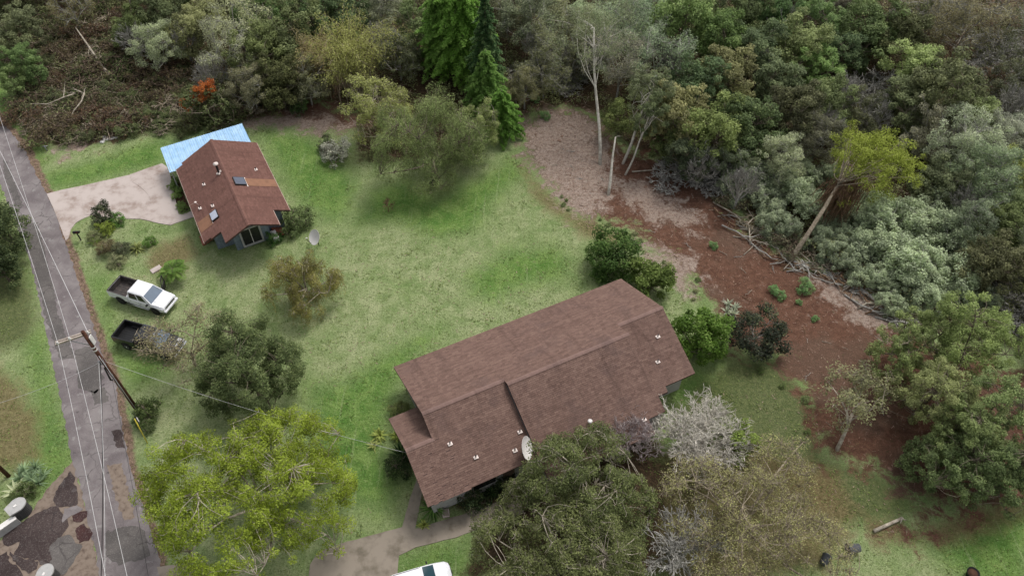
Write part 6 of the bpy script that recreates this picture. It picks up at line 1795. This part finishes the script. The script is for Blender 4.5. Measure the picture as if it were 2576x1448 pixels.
# keep clear of the dirt and the mulch
C2 = C2[~near_any(C2, DIRT[:1] + DIRT[3:4], 0.3)]
h_ = r.uniform(0.3, 2.4, len(C2)) * np.where((C2[:, 0] < -14) & (C2[:, 1] < 88), 0.45, 1.0)
Cc = np.concatenate([C2, h_[:, None] * 0.6], 1)
V, t_ = crown_leaves(r, Cc, r.uniform(0.5, 1.2, len(Cc)), 40, 0.24, 0.5, 0.8)
V[..., 2] = np.maximum(V[..., 2], 0.02)
o = link('undergrowth', np_quads('undergrowth', V, t_, M['leaf'])); o.color = col4((98, 102, 68))
tag(o, 'low tangled undergrowth covering the forest floor', None, kind='stuff')

# dead twigs over the forest floor and the felled strip
n = 9000
P2 = np.concatenate([scatter([FLOOR[0]], 0.9, 703), scatter([[(20, 190), (60, 320), (150, 375), (300, 345), (450, 320), (600, 300), (560, 200), (420, 180), (250, 0), (0, 0)]], 4.0, 704)])
P2 = P2[(np.abs(P2[:, 0]) < 80) & (P2[:, 1] < 110)]
def twig_quads(r, P2, lmin, lmax, w, zmax):
    n = len(P2); a = r.uniform(0, 6.28, n); l = r.uniform(lmin, lmax, n); z = r.uniform(0.03, zmax, n)
    d = np.stack([np.cos(a), np.sin(a), r.normal(0, 0.25, n)], 1) * l[:, None] / 2
    c = np.stack([P2[:, 0], P2[:, 1], z], 1)
    s = np.stack([-np.sin(a), np.cos(a), np.zeros(n)], 1) * w * r.uniform(0.5, 1.4, n)[:, None] / 2
    V = np.stack([c - d - s, c - d + s, c + d + s * 0.5, c + d - s * 0.5], 1)
    V[..., 2] = np.maximum(V[..., 2], 0.012)
    return V, r.random(n)
V, t_ = twig_quads(r, P2, 0.5, 2.2, 0.05, 0.9)
o = link('dead_twigs', np_quads('dead_twigs', V, t_, M['twig'])); tag(o, 'dead twigs strewn over the forest floor', None, kind='stuff')
# wood chips and litter on the dirt and mulch
P3 = np.concatenate([scatter(DIRT[:1], 4.0, 705), scatter(MULCH[:4], 26.0, 706), scatter(DIRT[1:4], 4.0, 707)])
V, t_ = twig_quads(r, P3, 0.06, 0.30, 0.035, 0.05)
M['chips'] = bark_material('chips', srgb(120, 96, 82), srgb(176, 154, 138), 2.0)
o = link('wood_litter', np_quads('wood_litter', V, t_, M['chips'])); tag(o, 'wood chips and twig litter on the red dirt', None, kind='stuff')

# grass tufts on the lawn and verges
LAWN = [[(-60, 180), (0, 180), (60, 340), (150, 390), (420, 330), (640, 300), (900, 340), (1300, 400), (1400, 490), (1600, 600), (1780, 740), (1830, 880), (2050, 1000), (2100, 1150), (2330, 1290), (2600, 1290), (2650, 1500), (-100, 1500)]]
P4 = scatter(LAWN, 26.0, 708)
NOT = [[(x, y) for x, y in LE] + [(x, y) for x, y in RE[::-1]], walk, [(182, 1160), (254, 1448), (270, 1540), (-120, 1540), (-120, 1400), (0, 1360), (105, 1250)], [q for q in slabs[0]], slabs[1], slabs[2]]
P4 = P4[~near_any(P4, NOT, 0.08)]
P4 = P4[~near_any(P4, DIRT + MULCH, -0.4)]
keep = np.random.default_rng(709).random(len(P4)) < np.clip(0.55 + 0.5 * np.sin(P4[:, 0] * 1.7 + 2 * np.sin(P4[:, 1] * 0.9)) * np.sin(P4[:, 1] * 1.9 + 2 * np.sin(P4[:, 0] * 1.1)), 0.08, 1)
P4 = P4[keep]
nn = len(P4)
a = r.uniform(0, 6.28, nn)
N = unit(r, nn) * 0.8 + np.array([0, 0, 0.8]); N /= np.linalg.norm(N, axis=1, keepdims=True)
# taller on scattered clumps
cl = np.sin(P4[:, 0] * 0.9 + np.sin(P4[:, 1] * 0.7) * 2) * np.sin(P4[:, 1] * 1.1 + np.sin(P4[:, 0] * 0.5) * 2)
sz = 0.13 + 0.07 * np.clip(cl, 0, 1)
V = leaf_quads(r, np.concatenate([P4, np.full((nn, 1), 0.05)], 1), N, sz, 0.4)
V[..., 2] = np.maximum(V[..., 2], 0.006)
o = link('grass_tufts', np_quads('grass_tufts', V, np.clip(r.normal(0.48, 0.3, nn), 0, 1), M['leaf'])); o.color = col4((128, 144, 82), 1.0)
tag(o, 'short grass tufts in the lawn and verges', None, kind='stuff')

#print('tris', sum(sum(len(q.vertices) - 2 for q in m_.polygons) for m_ in bpy.data.meshes) if False else sum(len(m_.loops) - 2 * len(m_.polygons) for m_ in bpy.data.meshes))
#print('quads lawn', nn, 'undergrowth', len(Cc), 'litter', len(P3), 'used', used)

# fallen leaves and twigs on the lawn and roofs' lee sides
P5 = scatter([[(250, 690), (700, 640), (1000, 560), (1400, 600), (1480, 700), (1000, 920), (760, 1000), (450, 960)], [(1680, 960), (2040, 1000), (2300, 1290), (1700, 1460), (1640, 1200)], [(700, 1180), (960, 1290), (860, 1360), (620, 1400)]], 1.2, 711)
V, t_ = twig_quads(r, P5, 0.06, 0.24, 0.05, 0.05)
o = link('leaf_litter', np_quads('leaf_litter', V, t_, M['chips'])); tag(o, 'fallen leaves and twigs lying on the lawn', None, kind='stuff')

# loose clods, stones and root stubs on the red dirt
stone_m = []
for i in range(5):
    r2 = np.random.default_rng(800 + i)
    mb = MB(); n = 7
    rings = []
    for z, k in ((0.0, 0.8), (0.5, 1.0), (0.9, 0.55)):
        rings.append([(math.cos(6.283 * j / n) * k * r2.uniform(0.75, 1.15), math.sin(6.283 * j / n) * k * r2.uniform(0.75, 1.15), z * r2.uniform(0.8, 1.1)) for j in range(n)])
    mb.loft(rings)
    stone_m.append(mb.mesh('clod', M['clod'] if 'clod' in M else M.setdefault('clod', plain('clod', srgb(136, 110, 96), 0.95, var=0.2, scale=6, spec=0.1))))
CL = scatter([DIRT[0]], 0.10, 811, 0.5)
rc = random.Random(12)
for i, (x, y) in enumerate(CL[:150]):
    o = link('clod', stone_m[i % 5]); k = rc.uniform(0.06, 0.2)
    o.location = (x, y, -0.01); o.scale = (k * rc.uniform(0.8, 1.6), k, k * 0.6); o.rotation_euler = (0, 0, rc.uniform(0, 6))
    tag(o, 'small clod of earth lying on the red dirt', 'clod', 'clods on the red dirt')
SB = scatter([DIRT[0]], 0.16, 812, 0.3)
for i, (x, y) in enumerate(SB[:150]):
    o = link('fallen_branch', stick[i % 7]); k = rc.uniform(0.25, 0.9)
    o.location = (x, y, -0.01); o.scale = (k, k, k); o.rotation_euler = (0, 0, rc.uniform(0, 6.28))
    tag(o, 'short loose stick lying on the open red dirt', 'branch', 'sticks on the open dirt')
WD = scatter([[(1400, 480), (1600, 580), (1780, 720), (1850, 870), (2040, 1000), (2100, 1150), (2060, 1160), (1990, 1030), (1800, 880), (1720, 740), (1560, 620), (1360, 480)]], 0.35, 813)
for i, (x, y) in enumerate(WD[:90]):
    k = rc.uniform(0.12, 0.4)
    plant_from(PROTO['bush%d' % (i % 3)], 'weed', 'low weed tuft creeping over the edge of the dirt', 'weed', (x, y, 0), col4(rc.choice(((104, 118, 74), (92, 108, 60), (124, 128, 90)))), k, rc.uniform(0, 6), 'weeds along the dirt edge', ('stems', 'foliage'), sz=k * 0.7)

# larger dead limbs thrown along the rim below the thickets
for i in range(46):
    u = rc.random() * (len(edge) - 1.001); k = int(u); f = u - k
    px = edge[k][0] * (1 - f) + edge[k + 1][0] * f + rc.gauss(4, 16); py = edge[k][1] * (1 - f) + edge[k + 1][1] * f + rc.gauss(2, 9)
    o = link('fallen_limb', stick[i % 7]); s2 = rc.uniform(1.8, 3.6)
    o.location = g(px, py); o.location.z = rc.uniform(-0.05, 0.02); o.scale = (s2, s2 * 0.8, s2 * 0.9); o.rotation_euler = (rc.uniform(-.1, .1), rc.uniform(-.12, .05), rc.gauss(-0.6, 0.8))
    tag(o, 'long bare dead limb thrown down along the dirt rim', 'limb', 'dead limbs along the dirt rim')
